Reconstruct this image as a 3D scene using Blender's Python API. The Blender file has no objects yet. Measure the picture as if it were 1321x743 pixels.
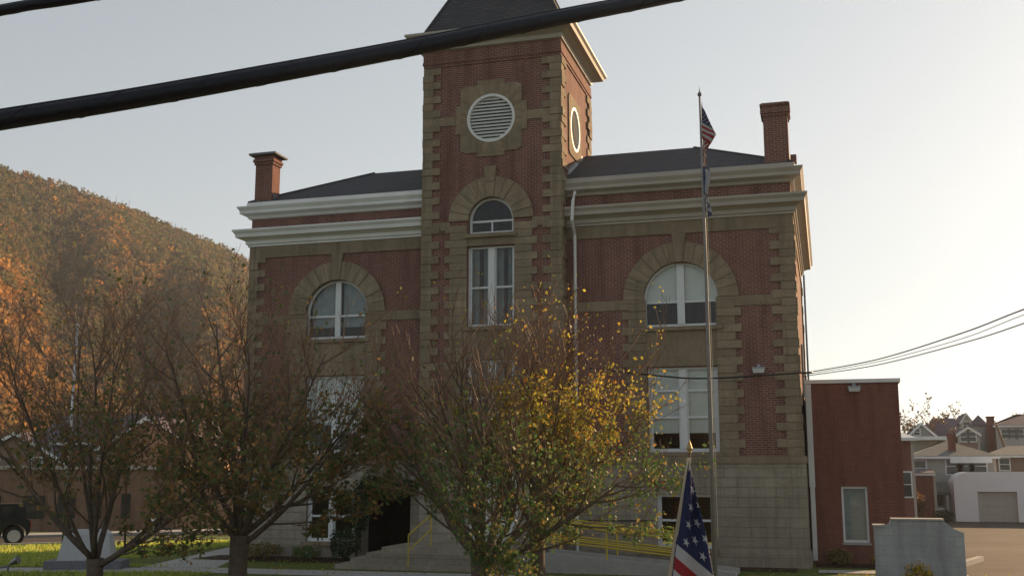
import bpy, math, random
import numpy as np
from math import sin, cos, pi, radians, atan2, sqrt
from mathutils import Vector, Matrix
random.seed(7); rng = np.random.default_rng(11)
scene = bpy.context.scene; C = scene.collection

# ------------------------------------------------------------------ camera
YAW, PITCH, CZ = radians(16.03), radians(9.57), 2.9
FW = (-sin(YAW)*cos(PITCH), cos(YAW)*cos(PITCH), sin(PITCH)); RT = (cos(YAW), sin(YAW), 0)
UP = (sin(YAW)*sin(PITCH), -cos(YAW)*sin(PITCH), cos(PITCH))
def ray(x, y):
    a = (x-660.5)/1400; b = (371.5-y)/1400
    return [FW[i]+a*RT[i]+b*UP[i] for i in range(3)]
def atY(x, y, v): r = ray(x, y); t = v/r[1]; return Vector((r[0]*t, r[1]*t, CZ+r[2]*t))
def atZ(x, y, v=0.): r = ray(x, y); t = (v-CZ)/r[2]; return Vector((r[0]*t, r[1]*t, v))
def atD(x, y, d): r = ray(x, y); return Vector((r[0]*d, r[1]*d, CZ+r[2]*d))
cam = bpy.data.cameras.new('camera'); co = bpy.data.objects.new('camera', cam); C.objects.link(co)
co.location = (0, 0, CZ); co.rotation_euler = (pi/2+PITCH, 0, YAW)
cam.lens = 36*1400/1321; cam.sensor_width = 36; cam.clip_start = .1; cam.clip_end = 5000
scene.camera = co

# ------------------------------------------------------------------ light
SAZ, SEL = radians(30), radians(18)
w = bpy.data.worlds.new('World'); scene.world = w; w.use_nodes = True
nt = w.node_tree; bg = nt.nodes['Background']
sky = nt.nodes.new('ShaderNodeTexSky'); sky.sky_type = 'NISHITA'; sky.sun_disc = False
sky.sun_elevation = SEL; sky.sun_rotation = SAZ
sky.altitude = 200; sky.air_density = 1.0; sky.dust_density = 0.9; sky.ozone_density = 1.3
hs = nt.nodes.new('ShaderNodeHueSaturation'); hs.inputs['Saturation'].default_value = .55
nt.links.new(sky.outputs[0], hs.inputs['Color']); gm = nt.nodes.new('ShaderNodeGamma'); gm.inputs[1].default_value = .56; nt.links.new(hs.outputs[0], gm.inputs[0]); tn = nt.nodes.new('ShaderNodeMix'); tn.data_type = 'RGBA'; tn.blend_type = 'MULTIPLY'; tn.inputs[0].default_value = 1; tn.inputs[7].default_value = (.975, 1.0, .985, 1); nt.links.new(gm.outputs[0], tn.inputs[6]); nt.links.new(tn.outputs[2], bg.inputs[0])
bg.inputs[1].default_value = .15
sun = bpy.data.lights.new('sun', 'SUN'); so = bpy.data.objects.new('sun', sun); C.objects.link(so)
sun.energy = 5.0; sun.angle = radians(.5); sun.color = (1, .66, .36)
sd = Vector((sin(SAZ)*cos(SEL), cos(SAZ)*cos(SEL), sin(SEL)))
so.rotation_euler = sd.to_track_quat('Z', 'Y').to_euler(); so.location = (30, 60, 60)
vs = scene.view_settings; vs.view_transform = 'Standard'; vs.look = 'None'; vs.gamma = 1; vs.exposure = 0.85
scene.render.resolution_x = 1024; scene.render.resolution_y = 575

# ------------------------------------------------------------------ materials
def rgb(c): return (c[0], c[1], c[2], 1)
class NT:
    def __init__(s, name, rough=.8, spec=.3, metal=0):
        s.m = bpy.data.materials.new(name); s.m.use_nodes = True; s.n = s.m.node_tree.nodes; s.l = s.m.node_tree.links
        s.p = s.n['Principled BSDF']; s.p.inputs['Roughness'].default_value = rough
        s.p.inputs['Specular IOR Level'].default_value = spec; s.p.inputs['Metallic'].default_value = metal
    def new(s, t, **k):
        n = s.n.new(t)
        for a, b in k.items(): setattr(n, a, b)
        return n
    def set(s, sock, v):
        if hasattr(v, 'is_linked') or hasattr(v, 'links'): s.l.new(v, sock)
        else: sock.default_value = v
    def math(s, op, a, b=0., c=None):
        n = s.new('ShaderNodeMath', operation=op); s.set(n.inputs[0], a); s.set(n.inputs[1], b)
        if c is not None: s.set(n.inputs[2], c)
        return n.outputs[0]
    def noise(s, scale, detail=4, coord=None, rough=.6, dist=0):
        n = s.new('ShaderNodeTexNoise'); n.inputs['Scale'].default_value = scale; n.inputs['Detail'].default_value = detail
        n.inputs['Roughness'].default_value = rough; n.inputs['Distortion'].default_value = dist
        if coord is not None: s.l.new(coord, n.inputs['Vector'])
        return n.outputs['Fac']
    def obj(s): return s.new('ShaderNodeTexCoord').outputs['Object']
    def uv(s): return s.new('ShaderNodeTexCoord').outputs['UV']
    def mix(s, f, a, b, t='MIX'):
        n = s.new('ShaderNodeMix', data_type='RGBA', blend_type=t)
        s.set(n.inputs[0], f); s.set(n.inputs[6], rgb(a) if isinstance(a, tuple) else a); s.set(n.inputs[7], rgb(b) if isinstance(b, tuple) else b)
        return n.outputs[2]
    def ramp(s, f, stops, interp='LINEAR'):
        n = s.new('ShaderNodeValToRGB'); s.l.new(f, n.inputs[0]); e = n.color_ramp.elements; n.color_ramp.interpolation = interp
        while len(e) < len(stops): e.new(.5)
        for i, (p, c) in enumerate(stops): e[i].position = p; e[i].color = rgb(c)
        return n.outputs[0]
    def col(s, v): s.set(s.p.inputs['Base Color'], rgb(v) if isinstance(v, tuple) else v); return s
    def bump(s, h, strength=.5, dist=.02):
        b = s.new('ShaderNodeBump'); b.inputs['Strength'].default_value = strength; b.inputs['Distance'].default_value = dist
        s.l.new(h, b.inputs['Height']); s.l.new(b.outputs[0], s.p.inputs['Normal']); return s
def plain(name, c, rough=.6, spec=.3, metal=0, var=.12, scale=6, bump=.15):
    t = NT(name, rough, spec, metal); o = t.obj(); f = t.noise(scale, 5, o)
    t.col(t.mix(f, tuple(x*(1-var*2) for x in c), tuple(min(1, x*(1+var*2)) for x in c)))
    if bump: t.bump(t.noise(scale*6, 3, o), bump, .01)
    return t.m
def brickmat(name, c1, c2, mortar, bw=.215, bh=.072, ms=.009, stain=.35):
    t = NT(name, .9, .15); uv = t.uv()
    b = t.new('ShaderNodeTexBrick'); t.l.new(uv, b.inputs['Vector'])
    b.inputs['Color1'].default_value = rgb(c1); b.inputs['Color2'].default_value = rgb(c2); b.inputs['Mortar'].default_value = rgb(mortar)
    b.inputs['Scale'].default_value = 1; b.inputs['Brick Width'].default_value = bw; b.inputs['Row Height'].default_value = bh
    b.inputs['Mortar Size'].default_value = ms; b.inputs['Mortar Smooth'].default_value = .3; b.inputs['Bias'].default_value = -.1
    n1 = t.noise(.6, 5, uv); n2 = t.noise(5, 4, uv)
    c = t.mix(t.math('MULTIPLY', n1, stain*1.6), b.outputs['Color'], tuple(x*.45 for x in c1))
    c = t.mix(t.math('MULTIPLY', n2, .3), c, tuple(min(1, x*1.7) for x in c2))
    mp = t.new('ShaderNodeMapping'); mp.inputs['Scale'].default_value = (2.2, .25, 1); t.l.new(uv, mp.inputs[0])
    c = t.mix(t.math('MULTIPLY', t.ramp(t.noise(1.1, 6, mp.outputs[0]), [(.46, (0, 0, 0)), (.75, (1, 1, 1))]), .6), c, tuple(x*.4 for x in c1))
    t.col(c); inv = t.math('SUBTRACT', 1., b.outputs['Fac'])
    h = t.math('ADD', inv, t.math('MULTIPLY', t.noise(60, 3, uv), .5)); t.bump(h, .7, .008); return t.m
def stonemat(name, c1, c2, mortar, bw, bh, ms=.012, rock=.9, dist=.05):
    t = NT(name, .92, .12); uv = t.uv()
    b = t.new('ShaderNodeTexBrick'); t.l.new(uv, b.inputs['Vector'])
    b.inputs['Color1'].default_value = rgb(c1); b.inputs['Color2'].default_value = rgb(c2); b.inputs['Mortar'].default_value = rgb(mortar)
    b.inputs['Scale'].default_value = 1; b.inputs['Brick Width'].default_value = bw; b.inputs['Row Height'].default_value = bh
    b.inputs['Mortar Size'].default_value = ms; b.inputs['Mortar Smooth'].default_value = .4
    n1 = t.noise(1.1, 6, uv, .65); n2 = t.noise(9, 5, uv)
    c = t.mix(t.ramp(n1, [(.35, (0, 0, 0)), (.7, (1, 1, 1))]), b.outputs['Color'], tuple(x*.6 for x in c1))
    c = t.mix(t.math('MULTIPLY', n2, .35), c, tuple(min(1, x*1.35) for x in c2))
    g = t.new('ShaderNodeNewGeometry'); c = t.mix(t.math('MULTIPLY', g.outputs['Random Per Island'], .5), c, tuple(x*.55 for x in c1))
    mp = t.new('ShaderNodeMapping'); mp.inputs['Scale'].default_value = (2.6, .22, 1); t.l.new(uv, mp.inputs[0])
    c = t.mix(t.math('MULTIPLY', t.ramp(t.noise(1.5, 5, mp.outputs[0]), [(.48, (0, 0, 0)), (.72, (1, 1, 1))]), .55), c, tuple(x*.42 for x in c1)); t.col(c)
    inv = t.math('SUBTRACT', 1., b.outputs['Fac'])
    h = t.math('ADD', t.math('MULTIPLY', inv, .5), t.noise(7, 5, uv)); t.bump(h, rock, dist); return t.m
M = {}
M['brick'] = brickmat('red brick', (.15, .057, .047), (.215, .09, .072), (.38, .33, .29))
M['brick2'] = brickmat('newer dark red brick', (.175, .06, .048), (.22, .08, .062), (.22, .15, .12), stain=.35)
M['stone'] = stonemat('sandstone trim', (.285, .225, .155), (.325, .26, .18), (.27, .215, .15), 3.3, 9)
M['ashlar'] = stonemat('rock faced ashlar', (.33, .29, .23), (.40, .355, .285), (.22, .19, .155), .78, .3)
M['arch'] = stonemat('arch voussoir stone', (.29, .23, .16), (.32, .255, .175), (.26, .205, .14), 9, 9)
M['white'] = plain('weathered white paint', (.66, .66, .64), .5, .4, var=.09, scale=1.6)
M['trim'] = plain('cream trim toned for glare', (.38, .345, .3), .6, .3, var=.1, scale=1.4)  # darker cream carries the glare tone of the right cornices
M['frame'] = plain('white window frame', (.62, .63, .63), .45, .4, var=.06)
M['blind'] = plain('white roller blind', (.8, .79, .75), .8, .2, var=.05, scale=2)
M['curtain'] = plain('sheer curtain', (.35, .38, .38), .9, .1, var=.2, scale=3)
M['dark'] = plain('dark interior', (.03, .022, .018), .9, .1, var=.3)
M['slate'] = None
t = NT('roof shingles', .85, .25); uv = t.uv(); b = t.new('ShaderNodeTexBrick'); t.l.new(uv, b.inputs['Vector'])
for k, v in (('Color1', rgb((.05, .056, .068))), ('Color2', rgb((.08, .08, .088))), ('Mortar', rgb((.028, .026, .026)))): b.inputs[k].default_value = v
b.inputs['Scale'].default_value = 1; b.inputs['Brick Width'].default_value = .3; b.inputs['Row Height'].default_value = .14; b.inputs['Mortar Size'].default_value = .012
t.col(t.mix(t.math('MULTIPLY', t.noise(1.2, 5, uv), .5), b.outputs[0], (.035, .035, .04))); t.bump(b.outputs['Fac'], .4, -.01); M['slate'] = t.m
t = NT('window glass', .04, .5); t.n.remove(t.p); o = t.n['Material Output']
tr = t.new('ShaderNodeBsdfTransparent'); tr.inputs[0].default_value = (.82, .86, .86, 1); gl = t.new('ShaderNodeBsdfGlossy'); gl.inputs['Roughness'].default_value = .03
fr = t.new('ShaderNodeFresnel'); fr.inputs[0].default_value = 1.5; ms = t.new('ShaderNodeMixShader')
t.l.new(t.math('ADD', t.math('MULTIPLY', fr.outputs[0], .6), .015), ms.inputs[0]); t.l.new(tr.outputs[0], ms.inputs[1]); t.l.new(gl.outputs[0], ms.inputs[2]); t.l.new(ms.outputs[0], o.inputs[0]); M['glass'] = t.m
M['metal'] = plain('brushed aluminium', (.5, .5, .5), .35, .5, 1, var=.06)
M['steel'] = plain('galvanised steel', (.24, .25, .26), .45, .5, .8, var=.1)
M['pole'] = plain('dull grey pole paint', (.2, .19, .18), .6, .3, 0, var=.1)
M['black'] = plain('black cable sheath', (.007, .007, .013), .4, .3, var=.35, scale=14, bump=.4)
M['yellow'] = plain('yellow enamel paint', (.5, .37, .03), .5, .4, var=.1)
M['concrete'] = plain('pale concrete', (.33, .32, .3), .9, .2, var=.14, scale=3, bump=.3)
M['granite'] = plain('grey granite', (.4, .4, .41), .6, .4, var=.1, scale=9, bump=.3)
M['granite_dark'] = plain('dark rough granite', (.15, .15, .17), .8, .3, var=.2, scale=12, bump=.6)
M['gold'] = plain('dull brass finial', (.35, .25, .1), .55, .4, .6)
M['wood'] = plain('weathered wood', (.17, .11, .07), .8, .2, var=.25)
M['asphalt'] = plain('worn asphalt', (.07, .058, .047), .9, .15, var=.25, scale=.6, bump=.35)
M['mulch'] = plain('dark mulch', (.045, .028, .018), .95, .1, var=.4, scale=9, bump=1)
M['bark'] = plain('grey brown bark', (.12, .09, .07), .9, .15, var=.3, scale=11, bump=.9)
M['twig'] = plain('reddish brown twig bark', (.23, .135, .09), .7, .3, var=.2, scale=3, bump=0)
M['tan'] = plain('tan stucco', (.33, .2, .125), .9, .1, var=.12, scale=1)
M['stucco'] = plain('off white stucco', (.74, .73, .72), .9, .1, var=.05, scale=1)
M['carpaint'] = plain('black car paint', (.012, .012, .014), .15, .6, var=.1, bump=0)
M['rubber'] = plain('tyre rubber', (.02, .02, .02), .8, .2)
M['carglass'] = plain('tinted car glass', (.02, .025, .03), .05, .6, bump=0)
M['red'] = plain('red tail lamp', (.4, .01, .01), .2, .6, bump=0)
M['lamp'] = plain('lamp lens', (.42, .42, .4), .2, .5, bump=0)
M['canvas'] = plain('cream canvas header', (.6, .52, .38), .8, .2)
def sidingmat(name, c):
    t = NT(name, .7, .25); uv = t.uv(); sx = t.new('ShaderNodeSeparateXYZ'); t.l.new(uv, sx.inputs[0])
    f = t.math('FRACT', t.math('MULTIPLY', sx.outputs[1], 6.)); c1 = t.mix(t.noise(.8, 4, uv), tuple(x*.8 for x in c), tuple(x*1.15 for x in c))
    t.col(c1); t.bump(f, .5, .03); return t.m
M['siding_grey'] = sidingmat('pale grey green siding', (.34, .34, .31))
M['siding_white'] = sidingmat('whitish siding', (.42, .4, .39))
M['siding_brown'] = sidingmat('brown siding', (.22, .15, .12))
M['roof_light'] = plain('grey green shingle roof', (.17, .17, .155), .9, .2, var=.15, scale=2)
M['roof_purple'] = plain('purplish slate roof', (.12, .095, .11), .9, .2, var=.15, scale=2)
def leafmat(name, stops, trans=.45):
    t = NT(name, .55, .3); g = t.new('ShaderNodeNewGeometry'); c = t.ramp(g.outputs['Random Per Island'], stops)
    t.col(c); tl = t.new('ShaderNodeBsdfTranslucent'); t.l.new(c, tl.inputs[0]); mx = t.new('ShaderNodeMixShader'); mx.inputs[0].default_value = trans
    t.l.new(t.p.outputs[0], mx.inputs[1]); t.l.new(tl.outputs[0], mx.inputs[2]); t.l.new(mx.outputs[0], t.n['Material Output'].inputs[0]); return t.m
M['leaf_dull'] = leafmat('dull autumn leaves', [(0, (.07, .12, .04)), (.35, (.13, .15, .05)), (.6, (.22, .17, .06)), (.85, (.32, .17, .06)), (1, (.4, .22, .08))])
M['leaf_green'] = leafmat('green autumn leaves', [(0, (.06, .13, .04)), (.5, (.11, .18, .05)), (.8, (.2, .2, .06)), (1, (.32, .19, .06))])
M['leaf_gold'] = leafmat('golden autumn leaves', [(0, (.2, .2, .04)), (.35, (.38, .33, .05)), (.65, (.5, .42, .06)), (.88, (.5, .28, .05)), (1, (.36, .15, .04))], .6)
M['leaf_dark'] = leafmat('dark evergreen foliage', [(0, (.012, .03, .01)), (1, (.03, .055, .015))], .2)
M['leaf_brown'] = leafmat('brown thin foliage', [(0, (.09, .055, .03)), (1, (.18, .1, .05))], .4)
M['leaf_mum'] = leafmat('yellow flower heads', [(0, (.05, .09, .02)), (.4, (.3, .2, .02)), (1, (.55, .33, .03))], .3)
# hillside wood: colour from a per-crown attribute
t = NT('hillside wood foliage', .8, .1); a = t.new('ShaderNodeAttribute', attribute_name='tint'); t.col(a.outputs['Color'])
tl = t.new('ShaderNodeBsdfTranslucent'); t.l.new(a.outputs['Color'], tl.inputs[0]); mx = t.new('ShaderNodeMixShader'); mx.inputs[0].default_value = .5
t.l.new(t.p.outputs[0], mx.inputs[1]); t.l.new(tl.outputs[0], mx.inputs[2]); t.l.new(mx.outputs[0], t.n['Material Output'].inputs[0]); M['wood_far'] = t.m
# lawn
t = NT('lawn', .9, .1); o = t.obj(); c = t.mix(t.ramp(t.noise(.35, 6, o), [(.35, (0, 0, 0)), (.65, (1, 1, 1))]), (.045, .095, .02), (.12, .15, .035)); c = t.mix(t.math('MULTIPLY', t.noise(14, 4, o), .6), c, (.16, .15, .04))
t.col(c); t.bump(t.noise(40, 4, o), .8, .05); M['lawn'] = t.m
t = NT('hillside soil and litter', .95, .05); o = t.obj(); t.col(t.mix(t.noise(.05, 5, o), (.04, .028, .016), (.1, .06, .03))); M['soil'] = t.m
# flags
def flagmat(name, kind):
    t = NT(name, .8, .15); sx = t.new('ShaderNodeSeparateXYZ'); t.l.new(t.uv(), sx.inputs[0]); u, v = sx.outputs[0], sx.outputs[1]   # u 0..1 along fly, v 0 top..1 bottom
    if kind == 'us':
        k = t.math('MODULO', t.math('FLOOR', t.math('MULTIPLY', v, 13.)), 2.)
        c = t.mix(k, (.36, .03, .035), (.5, .48, .48))
        incant = t.math('MULTIPLY', t.math('LESS_THAN', u, .4), t.math('LESS_THAN', v, 7/13))
        # staggered star grid: 11 half columns, 9 rows; two interleaved lattices
        X = t.math('MULTIPLY', u, 12/.4); Y = t.math('MULTIPLY', v, 10/(7/13))
        def lattice(ox, oy):
            a = t.math('SUBTRACT', t.math('MODULO', t.math('ADD', X, 2-ox+1), 2.), 1.); b_ = t.math('SUBTRACT', t.math('MODULO', t.math('ADD', Y, 2-oy+1), 2.), 1.)
            a = t.math('MULTIPLY', a, .4*1.9/12); b_ = t.math('MULTIPLY', b_, -(7/13)/10)
            r = t.math('SQRT', t.math('ADD', t.math('MULTIPLY', a, a), t.math('MULTIPLY', b_, b_))); th = t.math('ARCTAN2', a, b_)
            q = t.math('ABSOLUTE', t.math('SUBTRACT', t.math('FLOORED_MODULO', t.math('ADD', th, radians(36)), radians(72)), radians(36)))   # 0 at a tip
            # edge of a star point: line from tip (R,0) to notch (.382R, 36 deg)
            R = .028; nx, ny = .382*R*cos(radians(36)), .382*R*sin(radians(36)); A, B = ny, R-nx; Cc = A*R
            d = t.math('ADD', t.math('MULTIPLY', t.math('MULTIPLY', r, t.math('COSINE', q)), A), t.math('MULTIPLY', t.math('MULTIPLY', r, t.math('SINE', q)), B))
            return t.math('LESS_THAN', d, Cc)
        s = t.math('MAXIMUM', lattice(1., 1.), lattice(0., 0.))
        inn = t.math('MULTIPLY', t.math('GREATER_THAN', X, .5), t.math('MULTIPLY', t.math('LESS_THAN', X, 11.5), t.math('MULTIPLY', t.math('GREATER_THAN', Y, .5), t.math('LESS_THAN', Y, 9.5))))
        cant = t.mix(t.math('MULTIPLY', s, inn), (.03, .036, .1), (.5, .5, .52))
        c = t.mix(incant, c, cant)
    else:
        e = t.math('MAXIMUM', t.math('ABSOLUTE', t.math('SUBTRACT', t.math('MULTIPLY', u, 1.), .5)), t.math('ABSOLUTE', t.math('SUBTRACT', v, .5)))
        c = t.mix(t.math('GREATER_THAN', e, .44), (.42, .42, .44), (.05, .07, .17))
    c2 = t.mix(t.math('MULTIPLY', t.noise(30, 3, t.uv()), .15), c, (.1, .1, .1)); t.col(c2)
    tl = t.new('ShaderNodeBsdfTranslucent'); t.l.new(c2, tl.inputs[0]); mx = t.new('ShaderNodeMixShader'); mx.inputs[0].default_value = .3
    t.l.new(t.p.outputs[0], mx.inputs[1]); t.l.new(tl.outputs[0], mx.inputs[2]); t.l.new(mx.outputs[0], t.n['Material Output'].inputs[0])
    return t.m
M['usflag'] = flagmat('stars and stripes cloth', 'us'); M['stateflag'] = flagmat('white cloth with blue border', 'st')

# ------------------------------------------------------------------ mesh builder
ORG = {}
class MB:
    def __init__(s): s.v = []; s.f = []; s.mi = []; s.uvs = []
    def face(s, pts, mi=0, uv=None):
        n = len(s.v); s.v += [tuple(p) for p in pts]; s.f.append(list(range(n, n+len(pts)))); s.mi.append(mi); s.uvs.append(uv)
    def box(s, x0, x1, y0, y1, z0, z1, mi=0):
        p = [(x0, y0, z0), (x1, y0, z0), (x1, y1, z0), (x0, y1, z0), (x0, y0, z1), (x1, y0, z1), (x1, y1, z1), (x0, y1, z1)]
        for q in ((0, 1, 5, 4), (1, 2, 6, 5), (2, 3, 7, 6), (3, 0, 4, 7), (4, 5, 6, 7), (3, 2, 1, 0)): s.face([p[i] for i in q], mi)
    def obox(s, c, ax, ay, hx, hy, z0, z1, mi=0):     # oriented box, ax/ay 2d unit vectors
        q = [(c[0]+ax[0]*a*hx+ay[0]*b_*hy, c[1]+ax[1]*a*hx+ay[1]*b_*hy) for a, b_ in ((-1, -1), (1, -1), (1, 1), (-1, 1))]
        s.prismz(q, z0, z1, mi)
    def prismz(s, q, z0, z1, mi=0):
        n = len(q); s.face([(x, y, z1) for x, y in q], mi); s.face([(x, y, z0) for x, y in reversed(q)], mi)
        for i in range(n): a = q[i]; b_ = q[(i+1) % n]; s.face([(a[0], a[1], z0), (b_[0], b_[1], z0), (b_[0], b_[1], z1), (a[0], a[1], z1)], mi)
    def prismy(s, q, y0, y1, mi=0):                    # q in (x,z), counter-clockwise seen from -Y
        n = len(q); s.face([(x, y0, z) for x, z in q], mi); s.face([(x, y1, z) for x, z in reversed(q)], mi)
        for i in range(n): a = q[i]; b_ = q[(i+1) % n]; s.face([(a[0], y0, a[1]), (a[0], y1, a[1]), (b_[0], y1, b_[1]), (b_[0], y0, b_[1])], mi)
    def strip_ring(s, inner, outer, T, d0, d1, closed=False, mi=0):   # inner/outer lists of 2d, T(p,d)->3d
        n = len(inner); rngi = range(n if closed else n-1)
        for i in rngi:
            j = (i+1) % n
            s.face([T(inner[i], d0), T(inner[j], d0), T(outer[j], d0), T(outer[i], d0)], mi)
            s.face([T(outer[i], d0), T(outer[j], d0), T(outer[j], d1), T(outer[i], d1)], mi)
            s.face([T(inner[j], d0), T(inner[i], d0), T(inner[i], d1), T(inner[j], d1)], mi)
        if not closed:
            for k in (0, n-1): s.face([T(inner[k], d0), T(outer[k], d0), T(outer[k], d1), T(inner[k], d1)], mi)
    def tube(s, pts, rad, n=6, mi=0, caps=True):
        pts = [Vector(p) for p in pts]; rings = []
        if not isinstance(rad, (list, tuple)): rad = [rad]*len(pts)
        for i, p in enumerate(pts):
            d = (pts[min(i+1, len(pts)-1)]-pts[max(i-1, 0)]).normalized(); a = d.cross(Vector((0, 0, 1)) if abs(d.z) < .9 else Vector((1, 0, 0))).normalized(); b_ = d.cross(a)
            k = len(s.v); s.v += [tuple(p+(a*cos(2*pi*j/n)+b_*sin(2*pi*j/n))*rad[i]) for j in range(n)]; rings.append(k)
        for i in range(len(pts)-1):
            for j in range(n):
                j2 = (j+1) % n; s.f.append([rings[i]+j, rings[i]+j2, rings[i+1]+j2, rings[i+1]+j]); s.mi.append(mi); s.uvs.append(None)
        if caps:
            s.f.append([rings[0]+j for j in reversed(range(n))]); s.mi.append(mi); s.uvs.append(None)
            s.f.append([rings[-1]+j for j in range(n)]); s.mi.append(mi); s.uvs.append(None)
    def lathe(s, c, prof, n=20, mi=0):                 # prof [(r,z)]
        for i in range(len(prof)-1):
            for j in range(n):
                a, b_ = 2*pi*j/n, 2*pi*(j+1)/n
                s.face([(c[0]+prof[i][0]*cos(a), c[1]+prof[i][0]*sin(a), c[2]+prof[i][1]), (c[0]+prof[i][0]*cos(b_), c[1]+prof[i][0]*sin(b_), c[2]+prof[i][1]),
                        (c[0]+prof[i+1][0]*cos(b_), c[1]+prof[i+1][0]*sin(b_), c[2]+prof[i+1][1]), (c[0]+prof[i+1][0]*cos(a), c[1]+prof[i+1][0]*sin(a), c[2]+prof[i+1][1])], mi)
    def build(s, name, mats, parent=None, loc=(0, 0, 0), smooth=False, uv=True):
        if not isinstance(mats, (list, tuple)): mats = [mats]
        me = bpy.data.meshes.new(name); org = ORG[parent.name] if parent else Vector(loc)
        me.from_pydata([tuple(Vector(v)-org) for v in s.v], [], s.f)
        for mm in mats: me.materials.append(mm)
        me.polygons.foreach_set('material_index', s.mi)
        if smooth: me.polygons.foreach_set('use_smooth', [True]*len(s.f))
        if uv:
            L = me.uv_layers.new(name='UVMap'); out = []
            for fi, f in enumerate(s.f):
                if s.uvs[fi]: out += [c for p in s.uvs[fi] for c in p]; continue
                a, b_, c_ = (Vector(s.v[f[0]]), Vector(s.v[f[1]]), Vector(s.v[f[2]])); n = (b_-a).cross(c_-a)
                if n.length < 1e-12: n = Vector((0, -1, 0))
                n.normalize(); az, ax, ay = abs(n.z), abs(n.x), abs(n.y)
                for i in f:
                    v = s.v[i]
                    if az > .95: out += [v[0], v[1]]
                    elif ax > ay: out += [v[1], v[2]/max(.25, sqrt(1-az*az))]
                    else: out += [v[0], v[2]/max(.25, sqrt(1-az*az))]
            L.data.foreach_set('uv', out)
        me.update(); o = bpy.data.objects.new(name, me); C.objects.link(o)
        if parent: o.parent = parent
        else: o.location = loc
        ORG[o.name] = org; return o
def tag(o, label=None, cat=None, group=None, kind=None):
    if label: o['label'] = label
    if cat: o['category'] = cat
    if group: o['group'] = group
    if kind: o['kind'] = kind
    return o
def thing(name, label, cat, loc, group=None):
    o = bpy.data.objects.new(name, None); C.objects.link(o); o.location = loc; o.empty_display_size = .3; ORG[o.name] = Vector(loc)
    return tag(o, label, cat, group)
def struct(o, label=None, cat=None): o['kind'] = 'structure'; return o

# ------------------------------------------------------------------ ground
def sm(a, b, x): t_ = max(0, min(1, (x-a)/(b-a))); return t_*t_*(3-2*t_)
def gh(x, y):
    z = -.8*sm(43, 60, y)
    z += 3.0*sm(98, 150, y)+4.5*sm(140, 400, y)
    return z
xs = sorted(set([-1500, -900, -600, -400, -300, -200, -150, -120, -100, 1500, 1000, 700, 500, 350, 250, 200, 160, 130, 110]+list(range(-90, 100, 3))))
ys = sorted(set([-300, -150, -80, -40, 1600, 1000, 700, 500, 400, 340, 280, 240, 200, 180]+list(range(-20, 170, 3))))
me = bpy.data.meshes.new('ground'); V_ = [(x, y, gh(x, y)) for y in ys for x in xs]; nx_ = len(xs)
me.from_pydata(V_, [], [(j*nx_+i, j*nx_+i+1, (j+1)*nx_+i+1, (j+1)*nx_+i) for j in range(len(ys)-1) for i in range(nx_-1)])
me.materials.append(M['lawn']); me.polygons.foreach_set('use_smooth', [True]*len(me.polygons))
o = bpy.data.objects.new('ground', me); C.objects.link(o); struct(o)
def sheet(name, poly, mat, dz=.006, step=3.):
    """polygon as a sheet following the ground (poly convex quads list)"""
    m = MB()
    for q in poly:
        a, b_, c_, d = [Vector((p[0], p[1])) for p in q]
        n1 = max(1, int(max((b_-a).length, (c_-d).length)/step)); n2 = max(1, int(max((d-a).length, (c_-b_).length)/step))
        P = lambda s_, t_: (lambda p: (p.x, p.y, gh(p.x, p.y)+dz))((a*(1-s_)+b_*s_)*(1-t_)+(d*(1-s_)+c_*s_)*t_)
        for i in range(n1):
            for j in range(n2):
                m.face([P(i/n1, j/n2), P((i+1)/n1, j/n2), P((i+1)/n1, (j+1)/n2), P(i/n1, (j+1)/n2)])
    return struct(m.build(name, mat))
sheet('street', [[(-150, -4), (150, -4), (150, 5.5), (-150, 5.5)]], M['asphalt'], .006, 20)
m = MB(); m.box(-150, 150, 5.5, 5.7, 0, .13); struct(m.build('kerb', M['concrete']))
sheet('sidewalk', [[(-150, 5.7), (150, 5.7), (150, 7.6), (-150, 7.6)]], M['concrete'], .12, 20)
m = MB(); m.box(-150, 150, -.07, .07, .011, .0115)
struct(m.build('road_marking', M['yellow']))
# garden path in front of the courthouse and its branch to the side street
p0, p1 = atZ(-120, 733), atZ(520, 733)
PF = lambda x: 30.1 if x > -18 else 30.1-(-18-x)*.28
sheet('path', [[(-60, 16.8), (-18, 28.6), (-18, 30.2), (-60, 18.4)], [(-18, 28.6), (2.5, 29.1), (2.5, 30.7), (-18, 30.2)],
               [(-20.3, 29.45), (-18.0, 30.1), (-21.0, 38.0), (-22.4, 38.4)],
               [(2.5, 29.1), (5, 31.5), (4.2, 33.2), (2.5, 30.7)]], M['concrete'], .012)
sheet('side_path', [[(-.4, 33.4), (3.0, 33.7), (3.0, 34.7), (-.4, 34.4)]], M['concrete'], .02)
# side street on the left (diagonal) and parking ground on the right
d_ = Vector((.74, .67)); n_ = Vector((-.67, .74)); q0 = Vector((-30.8, 35.9))
def R2(s_, t_): p = q0+d_*s_+n_*t_; return (p.x, p.y)
sheet('side_street', [[R2(-60, .6), R2(26, .6), R2(26, 6.2), R2(-60, 6.2)]], M['asphalt'], .01)
m = MB(); m.prismz([R2(-60, .35), R2(26, .35), R2(26, .6), R2(-60, .6)], 0, .12); struct(m.build('side_street_kerb', M['concrete']))
m = MB(); m.prismz([R2(-60, 6.2), R2(26, 6.2), R2(26, 8.0), R2(-60, 8.0)], 0, .12); struct(m.build('side_street_pavement', M['concrete']))
sheet('parking_ground', [[(3.6, 7.6), (30, 7.6), (34, 120), (3.9, 86)], [(3.9, 86), (34, 120), (30, 110), (3, 95)]], M['asphalt'], .012)
m = MB(); m.box(3.35, 3.55, 8, 42, -.4, .11); struct(m.build('parking_kerb', M['concrete']))

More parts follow.
